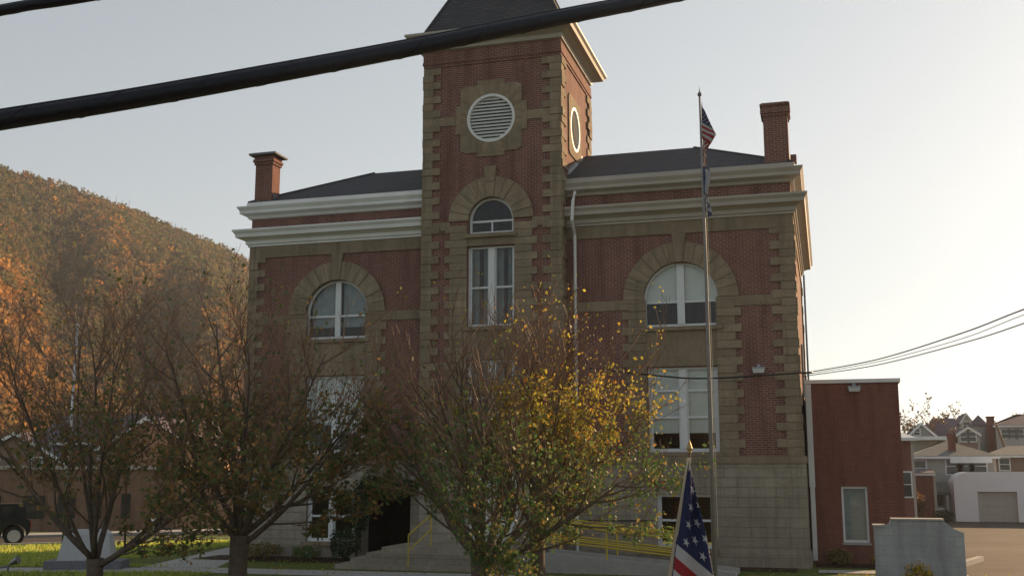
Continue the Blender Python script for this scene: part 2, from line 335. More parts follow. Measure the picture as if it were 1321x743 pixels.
# ------------------------------------------------------------------ courthouse
YF, YT, YB = 34.9, 34.3, 46.5
XL, XR, TL, TR = -20.0, -.75, -13.05, -8.15
CH = thing('courthouse', 'red brick courthouse with sandstone arches, quoins and a square central tower', 'courthouse', (-10.4, YF, 0))
T_front = lambda Y: (lambda p, d: (p[0], Y+d, p[1]))
def wallY(m, x0, x1, z0, z1, Y, holes, depth=.32, mi=0, flip=False):
    xs_ = sorted(set([x0, x1]+[h[0] for h in holes]+[h[1] for h in holes])); zs_ = sorted(set([z0, z1]+[h[2] for h in holes]+[h[3] for h in holes]))
    for i in range(len(xs_)-1):
        for j in range(len(zs_)-1):
            cx, cz = (xs_[i]+xs_[i+1])/2, (zs_[j]+zs_[j+1])/2
            if cx < x0 or cx > x1 or cz < z0 or cz > z1 or any(h[0] < cx < h[1] and h[2] < cz < h[3] for h in holes): continue
            m.face([(xs_[i], Y, zs_[j]), (xs_[i+1], Y, zs_[j]), (xs_[i+1], Y, zs_[j+1]), (xs_[i], Y, zs_[j+1])], mi)
    for a, b_, c_, d in holes:
        if a < x0-.01 or b_ > x1+.01: continue
        c2, d2 = max(c_, z0), min(d, z1)
        m.face([(a, Y, c2), (a, Y, d2), (a, Y+depth, d2), (a, Y+depth, c2)], mi); m.face([(b_, Y, d2), (b_, Y, c2), (b_, Y+depth, c2), (b_, Y+depth, d2)], mi)
        if c_ >= z0: m.face([(a, Y, c_), (a, Y+depth, c_), (b_, Y+depth, c_), (b_, Y, c_)], mi)
        if d <= z1: m.face([(a, Y, d), (b_, Y, d), (b_, Y+depth, d), (a, Y+depth, d)], mi)
CL, CR, CT = -16.5, -4.35, -10.6
AR = 1.22
holes_w = lambda c: [(c-1.21, c+1.21, 7.5, 9.6), (c-1.12, c+1.12, 3.5, 6.2)]
hole_g = lambda c: (c-.9, c+.9, .53, 2.19)
ENT = (-15.25, -13.55, .12, 2.35)
# brick shell
m = MB()
wallY(m, XL, TL, 3.3, 12.5, YF, holes_w(CL)); wallY(m, TR, XR, 3.3, 12.5, YF, holes_w(CR))
m.face([(XR, YF, 3.3), (XR, YB, 3.3), (XR, YB, 12.5), (XR, YF, 12.5)]); m.face([(XL, YB, 3.3), (XL, YF, 3.3), (XL, YF, 12.5), (XL, YB, 12.5)])
m.face([(XR, YB, 0), (XL, YB, 0), (XL, YB, 12.5), (XR, YB, 12.5)])
m.build('brick_wall', M['brick'], CH)
# tower
m = MB(); TH = [(CT-.84, CT+.84, 14.05, 15.75), (CT-.8, CT+.8, 10.85, 12.1), (CT-.83, CT+.83, 7.66, 10.4), (CT-.83, CT+.83, 4.2, 6.55)]
TD = (CT-.95, CT+.95, .62, 3.1)
wallY(m, TL, TR, 3.3, 17.55, YT, TH)
wallY(m, TL, TR, 0, 3.3, YT, [TD], mi=1)
ty1 = 39.15
m.face([(TL, ty1, 0), (TL, YT, 0), (TL, YT, 17.55), (TL, ty1, 17.55)]); m.face([(TR, ty1, 17.55), (TL, ty1, 17.55), (TL, ty1, 9), (TR, ty1, 9)])
# right face of tower with a louvre hole
hy = 36.4
for (a, b_, c_, d) in ((YT, hy-.8, 0, 17.55), (hy+.8, ty1, 0, 17.55), (hy-.8, hy+.8, 0, 14.05), (hy-.8, hy+.8, 15.7, 17.55)):
    m.face([(TR, a, c_), (TR, b_, c_), (TR, b_, d), (TR, a, d)])
m.face([(TR-.3, hy-.8, 14.05), (TR-.3, hy+.8, 14.05), (TR-.3, hy+.8, 15.7), (TR-.3, hy-.8, 15.7)])
# projecting brick string near the top
for z0, z1, pr in ((16.9, 17.0, .04), (17.0, 17.1, .07), (17.1, 17.4, .05)):
    m.box(TL-pr, TR+pr, YT-pr, YT+.02, z0, z1); m.box(TR-.02, TR+pr, YT+.02, ty1+pr, z0, z1); m.box(TL-pr, TL+.02, YT+.02, ty1+pr, z0, z1)
TW = m.build('tower_wall', [M['brick'], M['ashlar']], CH)
# foundation: rock-faced ashlar, 12 cm proud
m = MB(); f = .1
wallY(m, XL-f, TL, 0, 3.3, YF-f, [hole_g(CL), ENT], .45); m.face([(XL-f, YB, 0), (XL-f, YF-f, 0), (XL-f, YF-f, 3.3), (XL-f, YB, 3.3)])
m.face([(XL-f, YF-f, 3.3), (TL, YF-f, 3.3), (TL, YF+.01, 3.3), (XL-f, YF+.01, 3.3)]); m.box(XL-f-.06, ENT[0]-.1, YF-f-.06, YF-f-.002, 0, .42)
m.build('foundation', M['ashlar'], CH)
m = MB(); wallY(m, TR, XR+f, 0, 3.3, YF-f, [hole_g(CR)], .45)
m.face([(XR+f, YF-f, 0), (XR+f, YB+f, 0), (XR+f, YB+f, 3.3), (XR+f, YF-f, 3.3)])
m.face([(TR, YF-f, 3.3), (XR+f, YF-f, 3.3), (XR+f, YF+.01, 3.3), (TR, YF+.01, 3.3)]); m.face([(XR, YF, 3.3), (XR+f, YF, 3.3), (XR+f, YB, 3.3), (XR, YB, 3.3)])
m.box(TR, XR+f+.06, YF-f-.06, YF-f-.002, 0, .42); m.box(XR+f+.002, XR+f+.06, YF-f, YB, 0, .42)
m.build('foundation', M['ashlar'], CH)
m = MB()
m.box(XL-f-.04, TL, YF-f-.05, YF-f+.1, 3.14, 3.36); m.build('foundation_cap', M['stone'], CH); m = MB(); m.box(TR, XR+f+.04, YF-f-.05, YF-f+.1, 3.14, 3.36)
m.box(XR+f-.05, XR+f+.04, YF-f+.1, YB, 3.14, 3.36)
m.build('foundation_cap', M['stone'], CH)
# basement entry recess, dark
m = MB(); a, b_, c_, d = ENT
y0, y1 = YF+.35, YF+2.2
m.face([(a, y1, c_), (b_, y1, c_), (b_, y1, d), (a, y1, d)]); m.face([(a, y0, c_), (a, y0, d), (a, y1, d), (a, y1, c_)]); m.face([(b_, y0, c_), (b_, y0, d), (b_, y1, d), (b_, y1, c_)]); m.face([(a, y0, c_), (b_, y0, c_), (b_, y1, c_), (a, y1, c_)]); m.face([(a, y0, d), (b_, y0, d), (b_, y1, d), (a, y1, d)])
m.build('basement_entry', M['dark'], CH)
# frieze, quoins, bands
RS = random.Random(3)
m = MB()
def qblock(x0, x1, Y, z0, z1, back=.05):
    pr = RS.uniform(.035, .075); m.box(x0, x1, Y-pr, Y+back, z0, z1)
def quoin_col(xa, xb, tooth_dir, Y, z0, z1, base=.3, tooth=.26, pitch=.52, phase=0):
    """column of blocks: xa..xb fixed part, tooth extends on tooth_dir"""
    z = z0; k = phase
    while z < z1-.05:
        ze = min(z+pitch/2, z1); a, b_ = xa, xb
        if k % 2: a, b_ = (xa-tooth, xb) if tooth_dir < 0 else (xa, xb+tooth)
        qblock(a, b_, Y, z+.006, ze-.006); z = ze; k += 1
# wings
for x0, x1 in ((XL-.02, TL), (TR, XR+.02)): m.box(x0, x1, YF-.05, YF+.04, 10.56, 10.99)
quoin_col(XL-.02, XL+.34, 1, YF, 3.36, 10.56, tooth=.3); quoin_col(XR-.42, XR+.02, -1, YF, 3.36, 10.56, tooth=.3)
for a, b_ in ((XL+.35, CL-1.72), (CL+1.72, TL), (TR, CR-1.72), (CR+1.72, XR-.43)): m.box(a, b_, YF-.035, YF+.03, 8.1, 8.42)
# side quoins on the right wall (rock faced, catch the low sun)
z = 3.36; k = 0
while z < 10.5:
    L_ = .55 if k % 2 else .85; pr = RS.uniform(.03, .08); m.box(XR-.02, XR+pr, YF-.03, YF+L_, z+.006, z+.255); z += .26; k += 1
z = 3.36
while z < 10.5:
    pr = RS.uniform(.03, .08); m.box(XR-.02, XR+pr, YB-.7, YB, z+.006, z+.255); z += .26
m.box(XR-.02, XR+.04, YF, YB, 10.56, 10.99)
# jambs of wing windows
for c in (CL, CR):
    quoin_col(c-1.72, c-1.13, -1, YF, 3.36, 8.42, tooth=.2); quoin_col(c+1.13, c+1.72, 1, YF, 3.36, 8.42, tooth=.2)
    m.box(c-1.13, c+1.13, YF-.03, YF+.1, 6.22, 7.38)
# tower quoins
quoin_col(TL-.02, TL+.34, 1, YT, 3.36, 16.88, tooth=.27); quoin_col(TR-.36, TR+.02, -1, YT, 3.36, 16.88, tooth=.27)
z = 3.36; k = 1
while z < 16.8:
    L_ = .4 if k % 2 else .68; pr = RS.uniform(.03, .09)
    m.box(TR-.02, TR+pr, YT-.03, YT+L_, z+.006, z+.255)
    pr = RS.uniform(.03, .09)
    if z > 12: m.box(TR-.02, TR+pr, ty1-L_, ty1+.03, z+.006, z+.255)
    pr = RS.uniform(.03, .07); m.box(TL-pr, TL+.02, YT-.03, YT+L_, z+.006, z+.255)
    z += .26; k += 1
quoin_col(CT-1.45, CT-.84, -1, YT, 3.36, 11.2, tooth=.18); quoin_col(CT+.84, CT+1.45, 1, YT, 3.36, 11.2, tooth=.18)
m.box(CT-.84, CT+.84, YT-.03, YT+.1, 10.42, 10.8); m.box(CT-.84, CT+.84, YT-.03, YT+.1, 6.57, 7.52)
for a, b_ in ((TL+.35, CT-1.46), (CT+1.46, TR-.37)): m.box(a, b_, YT-.03, YT+.03, 11.0, 11.3)
# louvre surround: stepped square with a round hole, made of ring pieces
N = 48
def sqpt(a, hx, hz):
    c_, s_ = cos(a), sin(a); k_ = 1/max(abs(c_)/hx, abs(s_)/hz); return (k_*c_, k_*s_)
LZ = 14.88
inn = [(CT+.86*cos(2*pi*i/N), LZ+.86*sin(2*pi*i/N)) for i in range(N)]; out_ = [(CT+sqpt(2*pi*i/N, 1.1, 1.2)[0], LZ+sqpt(2*pi*i/N, 1.1, 1.2)[1]) for i in range(N)]
m.strip_ring(inn, out_, T_front(YT), -.045, .2, True)
m.box(CT-.5, CT+.5, YT-.04, YT+.03, LZ+1.2, LZ+1.36); m.box(CT-.5, CT+.5, YT-.04, YT+.03, LZ-1.36, LZ-1.2)
m.box(CT-1.28, CT-1.1, YT-.04, YT+.03, LZ-.5, LZ+.5); m.box(CT+1.1, CT+1.28, YT-.04, YT+.03, LZ-.5, LZ+.5)
for a, b_ in ((TL+.35, CT-1.29), (CT+1.29, TR-.37)): m.box(a, b_, YT-.035, YT+.03, LZ-.16, LZ+.16)
TS = lambda p, d: (TR-d, p[0], p[1])
inn = [(hy+.74*cos(2*pi*i/N), LZ+.8*sin(2*pi*i/N)) for i in range(N)]; out_ = [(hy+sqpt(2*pi*i/N, .98, 1.1)[0], LZ+sqpt(2*pi*i/N, .98, 1.1)[1]) for i in range(N)]
m.strip_ring(inn, out_, TS, -.045, .2, True)
m.build('stone_trim', M['stone'], CH)
# arches: separate voussoirs
def arch(c, zc, r0, r1, Y, n, ky):
    m = MB(); g = .008
    for i in range(n):
        a0, a1 = pi*i/n, pi*(i+1)/n; pr = RS.uniform(.05, .08)
        if abs((a0+a1)/2-pi/2) < .01: continue
        A = [a0+g/r1+(a1-a0-2*g/r1)*k/3 for k in range(4)]
        m.strip_ring([(c+r0*cos(a), zc+r0*sin(a)) for a in A], [(c+r1*cos(a), zc+r1*sin(a)) for a in A], T_front(Y), -pr, .3)
    w0, w1 = r0*sin(pi/n/2), (r1+.1)*sin(pi/n/2)*1.1
    m.prismy([(c-w0, zc+r0-.01), (c+w0, zc+r0-.01), (c+w1, ky), (c-w1, ky)], Y-.11, Y+.2)
    return m.build('stone_arch', M['arch'], CH)
arch(CL, 8.42, 1.2, 1.86, YF, 15, 10.56); arch(CR, 8.42, 1.2, 1.86, YF, 15, 10.56); arch(CT, 11.3, .79, 1.5, YT, 13, 13.0)
m = MB(); m.prismy([(CT-.14, 12.6), (CT+.14, 12.6), (CT+.22, 13.15), (CT-.22, 13.15)], YT-.14, YT-.09)
m.build('keystone', M['stone'], CH)

# windows
def poly_frame(m, pts_in, pts_out, Y, d): m.strip_ring(pts_in, pts_out, T_front(Y), -d, d, True)
def rectwin(c, hw, z0, z1, Y, rails=(), mull=.22, blind=None, fw=.085, sill=True, curt=False, name='window', sashw=.05, vbars=()):
    m = MB(); y = Y+.14
    m.box(c-hw, c+hw, y, y+.1, z0, z0+fw*1.3); m.box(c-hw, c+hw, y, y+.1, z1-fw, z1); m.box(c-hw, c-hw+fw, y, y+.1, z0+fw*1.3, z1-fw); m.box(c+hw-fw, c+hw, y, y+.1, z0+fw*1.3, z1-fw)
    if mull: m.box(c-mull/2, c+mull/2, y-.03, y+.1, z0+fw*1.3, z1-fw)
    halves = [(c-hw+fw, c-mull/2), (c+mull/2, c+hw-fw)] if mull else [(c-hw+fw, c+hw-fw)]
    for a, b_ in halves:
        for r in rails: m.box(a, b_, y+.02, y+.09, r-.035, r+.035)
        m.box(a, a+sashw, y+.03, y+.085, z0+fw, z1-fw); m.box(b_-sashw, b_, y+.03, y+.085, z0+fw, z1-fw)
    for vx in vbars: m.box(c+vx-.015, c+vx+.015, y+.03, y+.085, z0+fw, z1-fw)
    W = m.build(name, M['frame'], CH)
    m = MB(); m.face([(c-hw+.02, y+.06, z0), (c+hw-.02, y+.06, z0), (c+hw-.02, y+.06, z1), (c-hw+.02, y+.06, z1)]); m.build('pane', M['glass'], W)
    if blind is not None:
        m = MB()
        for (a, b_), bz in zip(halves, blind if isinstance(blind, (list, tuple)) else [blind]*2):
            m.box(a, b_, y+.12, y+.13, bz, z1-.02)
        m.build('blind', M['curtain'] if curt else M['blind'], W)
    if curt:
        m = MB()
        for a, b_ in halves:
            L_ = b_-a
            for (p, q) in ((a, a+L_*.42), (b_-L_*.36, b_)):
                n = 16; pts = [(p+(q-p)*i/n, y+.2+.03*sin(i*1.9)) for i in range(n+1)]
                for i in range(n): m.face([(pts[i][0], pts[i][1], z0), (pts[i+1][0], pts[i+1][1], z0), (pts[i+1][0], pts[i+1][1], z1), (pts[i][0], pts[i][1], z1)])
        m.build('curtain', M['curtain'], W, smooth=True)
    if sill:
        m = MB(); m.box(c-hw-.12, c+hw+.12, Y-.14, Y+.2, z0-.13, z0-.003); m.build('sill', M['stone'], W)
    return W
rectwin(CR, 1.12, 3.5, 6.2, YF, rails=(5.45, 4.6), blind=(4.1, 4.1)); rectwin(CL, 1.12, 3.5, 6.2, YF, rails=(5.45, 4.6), blind=(4.5, 4.2))
rectwin(CR, .9, .53, 2.19, YF-.1, rails=(1.38,), mull=.1, blind=None); rectwin(CL, .9, .53, 2.19, YF-.1, rails=(1.38,), mull=.16)
rectwin(CT, .83, 7.66, 10.4, YT, rails=(9.0,), mull=.2, blind=None, curt=True, fw=.07); rectwin(CT, .83, 4.2, 6.55, YT, rails=(5.3,), mull=.2, blind=None, curt=True, fw=.07)
def archwin(c, zc, r, z0, Y, mull, rail, blind=None, vb=None, reveal=.14):
    y = Y+reveal; m = MB(); n = 28; fw = .08
    A = [pi*i/n for i in range(n+1)]
    o_ = [(c+r*cos(a), zc+r*sin(a)) for a in A]; i_ = [(c+(r-fw)*cos(a), zc+(r-fw)*sin(a)) for a in A]
    o_ = o_+[(c-r, z0), (c+r, z0)]; i_ = i_+[(c-r+fw, z0+.1), (c+r-fw, z0+.1)]
    m.strip_ring(i_, o_, T_front(y), 0, .1, True)
    if mull: m.box(c-mull/2, c+mull/2, y-.03, y+.09, z0+.1, zc+sqrt((r-fw)**2-(mull/2)**2))
    hwz = lambda z: (r-fw) if z < zc else sqrt(max(.01, (r-fw)**2-(z-zc)**2))
    a = hwz(rail); g = mull/2 if mull else 0
    for s_ in ((-a, -g), (g, a)): m.box(c+s_[0], c+s_[1], y+.02, y+.09, rail-.035, rail+.035)
    if vb: m.box(c-vb/2, c+vb/2, y+.02, y+.09, z0+.1, rail-.035)
    W = m.build('arched_window', M['frame'], CH)
    m = MB(); m.face([(p[0], y+.06, p[1]) for p in o_]); m.build('pane', M['glass'], W)
    if blind is not None:
        m = MB(); rr = r-fw*.6; b0 = math.asin(max(-1, min(1, (blind-zc)/rr))) if blind > zc else 0
        pts = [(c+rr*cos(b0+(pi-2*b0)*i/n), zc+rr*sin(b0+(pi-2*b0)*i/n)) for i in range(n+1)]
        if blind < zc: pts += [(c-rr, blind), (c+rr, blind)]
        m.prismy(pts, y+.12, y+.135); m.build('blind', M['blind'], W)
    m = MB(); m.box(c-r-.12, c+r+.12, Y-.13, Y+.2, z0-.13, z0-.003); m.build('sill', M['stone'], W)
archwin(CR, 8.42, 1.2, 7.5, YF, .24, 8.33, blind=8.36); archwin(CL, 8.42, 1.2, 7.5, YF, .2, 8.33, blind=None)
archwin(CT, 11.3, .79, 10.82, YT, 0, 11.28, None, .05)
# curtain veils behind the left arched window
m = MB(); y = YF+.35
for a, b_ in ((CL-1.1, CL-.12), (CL+.12, CL+1.1)):
    n = 14; m2 = [(a+(b_-a)*i/n, y+.02*sin(i*1.7)) for i in range(n+1)]
    for i in range(n):
        f1 = lambda x: 8.42+sqrt(max(.0, 1.14**2-(x-CL)**2))
        m.face([(m2[i][0], m2[i][1], 7.95), (m2[i+1][0], m2[i+1][1], 7.95), (m2[i+1][0], m2[i+1][1], f1(m2[i+1][0])), (m2[i][0], m2[i][1], f1(m2[i][0]))])
m.build('curtain', M['curtain'], CH, smooth=True)
# louvres
def louvre(Tm, c, zc, r, sx, name='louvre'):
    m = MB(); ring = [(c+sx*r*cos(2*pi*i/N), zc+r*sin(2*pi*i/N)) for i in range(N)]; rin = [(c+sx*(r-.09)*cos(2*pi*i/N), zc+(r-.09)*sin(2*pi*i/N)) for i in range(N)]
    m.strip_ring(rin, ring, Tm, -.05, .15, True)
    m2 = MB(); k = 13
    for i in range(k):
        z = zc-(r-.09)+(2*(r-.09))*(i+.5)/k; h = sx*sqrt(max(.0, (r-.08)**2-(z-zc)**2))
        m2.face([Tm((c-h, z-.045), 0), Tm((c+h, z-.045), 0), Tm((c+h, z+.05), .1), Tm((c-h, z+.05), .1)]); m2.face([Tm((c-h, z-.045), 0), Tm((c+h, z-.045), 0), Tm((c+h, z-.06), .01), Tm((c-h, z-.06), .01)])
    L_ = m.build(name, M['white'], CH); m2.build('louvre_slats', M['white'], L_)
    m3 = MB(); m3.face([Tm(p, .16) for p in ring]); m3.build('louvre_backing', M['dark'], L_)
louvre(T_front(YT), CT, LZ, .86, 1); louvre(TS, hy, LZ, .8, .92)
# entrance door in tower, steps
m = MB(); y = YT+.2
for s_ in (-1, 1): m.box(CT+min(s_*.03, s_*.93), CT+max(s_*.03, s_*.93), y, y+.05, .62, 2.75); m.box(CT+min(s_*.2, s_*.78), CT+max(s_*.2, s_*.78), y-.02, y, .8, 1.3)
m.box(CT-.95, CT+.95, y-.03, y+.08, 2.75, 2.9)
DR = m.build('entrance_door', M['frame'], CH)
m = MB()
for s_ in (-1, 1): m.box(CT+min(s_*.2, s_*.78), CT+max(s_*.2, s_*.78), y-.012, y-.004, 1.45, 2.6)
m.box(CT-.9, CT+.9, y-.02, y+.01, 2.92, 3.09); m.build('door_glass', M['carglass'], DR)
for s_ in (-1, 1): m = MB(); m.tube([(CT+s_*.1, y-.05, 1.5), (CT+s_*.1, y-.05, 1.8)], .015, 6); m.build('handle', M['metal'], DR)
m = MB()
for i in range(4): e = (3-i)*.36; m.box(-13.35-e, -8.4+.0, 31.9-e, YT-.002, .15*i+.001, .15*(i+1))
m.build('entrance_steps', M['ashlar'], CH)
# cornices
def cornice(m, prof, x0, x1, ends=True, Y=YF, back=None, side_right=None, side_left=None):
    """prof: list of (proj,z) outlining front of moulding; runs along X then returns along sides"""
    path = []
    L_ = len(prof)
    for i in range(L_-1):
        (p0_, z0), (p1_, z1) = prof[i], prof[i+1]
        m.face([(x0-(p0_ if side_left else 0), Y-p0_, z0), (x1+(p0_ if side_right else 0), Y-p0_, z0), (x1+(p1_ if side_right else 0), Y-p1_, z1), (x0-(p1_ if side_left else 0), Y-p1_, z1)])
        if side_right: m.face([(x1+p0_, Y-p0_, z0), (x1+p0_, side_right+p0_, z0), (x1+p1_, side_right+p1_, z1), (x1+p1_, Y-p1_, z1)])
        if side_left: m.face([(x0-p0_, side_left+p0_, z0), (x0-p0_, Y-p0_, z0), (x0-p1_, Y-p1_, z1), (x0-p1_, side_left+p1_, z1)])
        if side_right and side_left: m.face([(x1+p0_, side_right+p0_, z0), (x0-p0_, side_right+p0_, z0), (x0-p1_, side_right+p1_, z1), (x1+p1_, side_right+p1_, z1)])
low = [(0, 10.99), (.09, 10.99), (.09, 11.06), (.15, 11.08), (.15, 11.2), (.3, 11.28), (.42, 11.3), (.44, 11.42), (.52, 11.52), (.52, 11.58), (.1, 11.68), (0, 11.7)]
upc = [(0, 12.02), (.1, 12.04), (.14, 12.12), (.34, 12.2), (.34, 12.3), (.42, 12.42), (.42, 12.46), (.16, 12.5), (.16, 12.64), (.05, 12.68), (0, 12.7)]
m = MB(); cornice(m, low, XL, TL, side_left=YB); m.build('lower_cornice', M['white'], CH); m = MB(); cornice(m, low, TR, XR, side_right=YB); m.build('lower_cornice', M['trim'], CH)  # left whiter, right creamier: glare difference put into the cornice colours
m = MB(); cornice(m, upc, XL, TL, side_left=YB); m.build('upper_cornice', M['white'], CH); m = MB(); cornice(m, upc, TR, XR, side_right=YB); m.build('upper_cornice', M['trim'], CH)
m = MB()
tc = [(0, 17.5), (.08, 17.52), (.1, 17.66), (.3, 17.76), (.46, 17.78), (.5, 17.88), (.58, 17.95), (.58, 18.02), (.4, 18.08), (0, 18.12)]
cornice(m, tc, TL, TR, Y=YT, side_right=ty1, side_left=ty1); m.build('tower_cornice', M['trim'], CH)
# roofs
m = MB(); e = .12; x0, x1, y0, y1, zr, ze = XL-e, XR+e, YF-e, YB+e, 14.45, 12.66; t_ = 3.5
A = [(x0, y0, ze), (x1, y0, ze), (x1, y1, ze), (x0, y1, ze)]; B = [(x0+t_, y0+t_, zr), (x1-t_, y0+t_, zr), (x1-t_, y1-t_, zr), (x0+t_, y1-t_, zr)]
for i in range(4): j = (i+1) % 4; m.face([A[i], A[j], B[j], B[i]])
m.face(B); RF = m.build('roof', M['slate'], CH)
m = MB()
for i in range(4): m = MB(); m.tube([A[i], B[i]], .05, 5); m.build('ridge_cap', M['slate'], RF)
# white step flashing where the roof meets the tower
m = MB()
n = 9
for X_, s_ in ((TR, 1), (TL, -1)):
    m = MB()
    for i in range(n):
        ya = y0+.6+(t_-1.2)*i/n; za = ze+(zr-ze)*(ya-y0)/t_; dy = (t_-1.2)/n
        m.box(X_-.01 if s_ > 0 else X_-.03, X_+.03 if s_ > 0 else X_+.01, ya, ya+dy, za-.05, za+.22)
    m.build('flashing', M['granite'], RF)
m = MB(); zc_ = 18.1; a_ = TL-.08, TR+.08, YT-.08, ty1+.08
r0 = [(a_[0], a_[2], zc_), (a_[1], a_[2], zc_), (a_[1], a_[3], zc_), (a_[0], a_[3], zc_)]
ap = ((TL+TR)/2, (YT+ty1)/2, 23.6)
for i in range(4): j = (i+1) % 4; m.face([r0[i], r0[j], ap])
TRF = m.build('tower_roof', M['slate'], CH)
m = MB()
for i in range(4): m.tube([r0[i], ap], .06, 6)
m.lathe(ap, [(.001, .9), (.05, .5), (.13, .3), (.05, .1), (.1, -.1)], 10); m.build('hip_cap', M['slate'], TRF)
# chimneys
def chimney(x0, x1, y0, y1, z0, z1, capo, capm):
    m = MB(); m.box(x0, x1, y0, y1, z0, z1-.34)
    for i, (p, h) in enumerate(((.04, .1), (.08, .1), (.04, .14))): zz = z1-.34+sum((.1, .1, .14)[:i]); m.box(x0-p, x1+p, y0-p, y1+p, zz, zz+h)
    c_ = m.build('chimney', M['brick'], CH); m = MB(); m.box(x0-capo, x1+capo, y0-capo, y1+capo, z1+.002, z1+.07); m.box(x0-capo*.5, x1+capo*.5, y0-capo*.5, y1+capo*.5, z1+.072, z1+.11)
    m.build('chimney_cap', capm, c_)
    m = MB(); m.box(x1+.002, x1+.02, y0+.1, y1, z0+.1, z0+.55); m.build('flashing', M['steel'], c_)
chimney(-19.95, -19.25, 34.92, 35.5, 12.45, 14.45, .2, M['granite_dark']); chimney(-1.52, -.75, 34.92, 35.7, 12.45, 14.62, .09, M['brick'])
m = MB(); m.box(-.72, -.52, 34.95, 35.3, 12.71, 12.95); m.build('parapet_stub', M['brick'], CH)
# downpipes
def downpipe(pts, r=.055):
    m = MB(); m.tube(pts, r, 8)
    P_ = [Vector(p) for p in pts]
    for i in range(len(P_)-1):
        L_ = (P_[i+1]-P_[i]).length
        for k in range(1, int(L_/1.8)+1):
            q = P_[i].lerp(P_[i+1], k*1.8/L_); m.box(q.x-.08, q.x+.08, q.y-.03, q.y+.12, q.z-.02, q.z+.02)
    return m.build('downpipe', M['white'], CH)
downpipe([(-7.72, YF-.42, 12.1), (-7.74, YF-.62, 11.75), (-7.78, YF-.62, 11.1), (-7.8, YF-.13, 10.7), (-7.8, YF-.12, 3.5), (-7.8, YF-.2, 3.1), (-7.8, YF-.2, .1)])
m = MB(); m.tube([(XR+.14, YB-.1, 11.0), (XR+.14, YB-.1, 6.2)], .045, 6); m.build('conduit', M['steel'], CH); m = MB(); m.tube([(XR+.12, YF+.9, 6.9), (XR+.12, YF+.9, 5.2)], .04, 6); m.build('conduit', M['steel'], CH)
m = MB(); m.tube([(-7.7, 34.74, 1.35), (-5.35, 34.74, 1.37)], .018, 5); m.build('wall_cable', M['black'], CH)
def floodlight(p, parent):
    m = MB(); m.box(p.x-.2, p.x+.2, p.y-.16, p.y-.02, p.z-.02, p.z+.1); m.box(p.x-.05, p.x+.05, p.y-.03, p.y+.02, p.z+.1, p.z+.2)
    f_ = m.build('floodlight', M['steel'], parent); m = MB(); m.box(p.x-.17, p.x+.17, p.y-.19, p.y-.162, p.z-.09, p.z+.04); m.build('lens', M['lamp'], f_)
floodlight(Vector((-1.95, YF, 6.02)), CH)

# annex
AX = thing('annex', 'plain two storey dark red brick annex with white coping beside the courthouse', 'annex', (.8, 36.9, 0))
xa, xb, ya, yb, za = -.62, 2.28, 36.9, 46.3, 5.72
m = MB(); wx0, wx1, wz0, wz1 = .37, 1.17, .67, 2.42
wallY(m, xa, xb, -.2, za, ya, [(wx0, wx1, wz0, wz1)], .2)
m.face([(xb, ya, -.6), (xb, yb, -.6), (xb, yb, za), (xb, ya, za)]); m.face([(xb, yb, -.6), (xa, yb, -.6), (xa, yb, za), (xb, yb, za)]); m.face([(xa, ya, za-.02), (xb, ya, za-.02), (xb, yb, za-.02), (xa, yb, za-.02)])
m.build('wall', M['brick2'], AX)
m = MB(); m.box(xa, xb+.07, ya-.07, ya+.2, za, za+.12); m.box(xb-.2, xb+.07, ya+.2, yb, za, za+.12); m.build('coping', M['white'], AX)
m = MB(); m.box(wx0, wx1, ya+.06, ya+.12, wz0, wz0+.08); m.box(wx0, wx1, ya+.06, ya+.12, wz1-.07, wz1); m.box(wx0, wx0+.07, ya+.06, ya+.12, wz0+.081, wz1-.071); m.box(wx1-.07, wx1, ya+.06, ya+.12, wz0+.081, wz1-.071)
W = m.build('window', M['frame'], AX); m = MB(); m.face([(wx0, ya+.1, wz0), (wx1, ya+.1, wz0), (wx1, ya+.1, wz1), (wx0, ya+.1, wz1)]); m.build('pane', M['glass'], W)
m = MB(); m.box(wx0, wx1, ya+.16, ya+.17, wz0, wz1)
m.build('blind', M['curtain'], W)
m = MB(); m.box(wx0-.04, wx1+.04, ya-.06, ya+.06, wz0-.07, wz0-.002); m.build('sill', M['concrete'], W)
m = MB(); m.box(-.6, -.42, ya-.13, ya-.01, 2.4, 5.7); m.box(-.58, -.44, ya-.11, ya-.012, .1, 2.4); m.build('downpipe', M['white'], AX)
floodlight(Vector((.93, ya, 5.52)), AX)

# ramp with yellow rails, steps rail
def zr(x, z0=.52): return max(.08, z0-.115*(x+8.2)*.9)
RP = thing('access_ramp', 'concrete access ramp running down to the right along the stone base', 'ramp', (-6, 32.2, 0))
m = MB(); n = 12; x0, x1 = -8.3, -2.6
for (ya, yb_, up) in ((31.35, 31.5, .1), (31.5, 33.0, 0), (33.0, 33.15, .1)):
    pts = [(x0, -.02), (x1, -.02), (x1, zr(x1)-.05+up), (x0, zr(x0)-.05+up)]; m.prismy(pts, ya, yb_)
m.build('ramp_slab', M['concrete'], RP)
def railing(Y, xs_, xe_, label, lx):
    r_ = thing('ramp_railing', label, 'railing', (lx, Y, 0), 'yellow pipe railings of the access ramp')
    m = MB()
    for off in (.98, .9, .5, .42)[:4]:
        m.tube([(x, Y, zr(x)+off) for x in (xs_, xe_)], .028, 6)
    m.build('rail', M['yellow'], r_)
    k = 0; x = xs_+.05
    while x < xe_: 
        m = MB(); m.tube([(x, Y, zr(x)-.05), (x, Y, zr(x)+.98)], .03, 6); m.build('post', M['yellow'], r_); x += 1.95
railing(31.42, -8.2, -3.75, 'yellow pipe railing on the near side of the access ramp', -6); railing(33.07, -8.2, -3.75, 'yellow pipe railing on the wall side of the access ramp', -6)
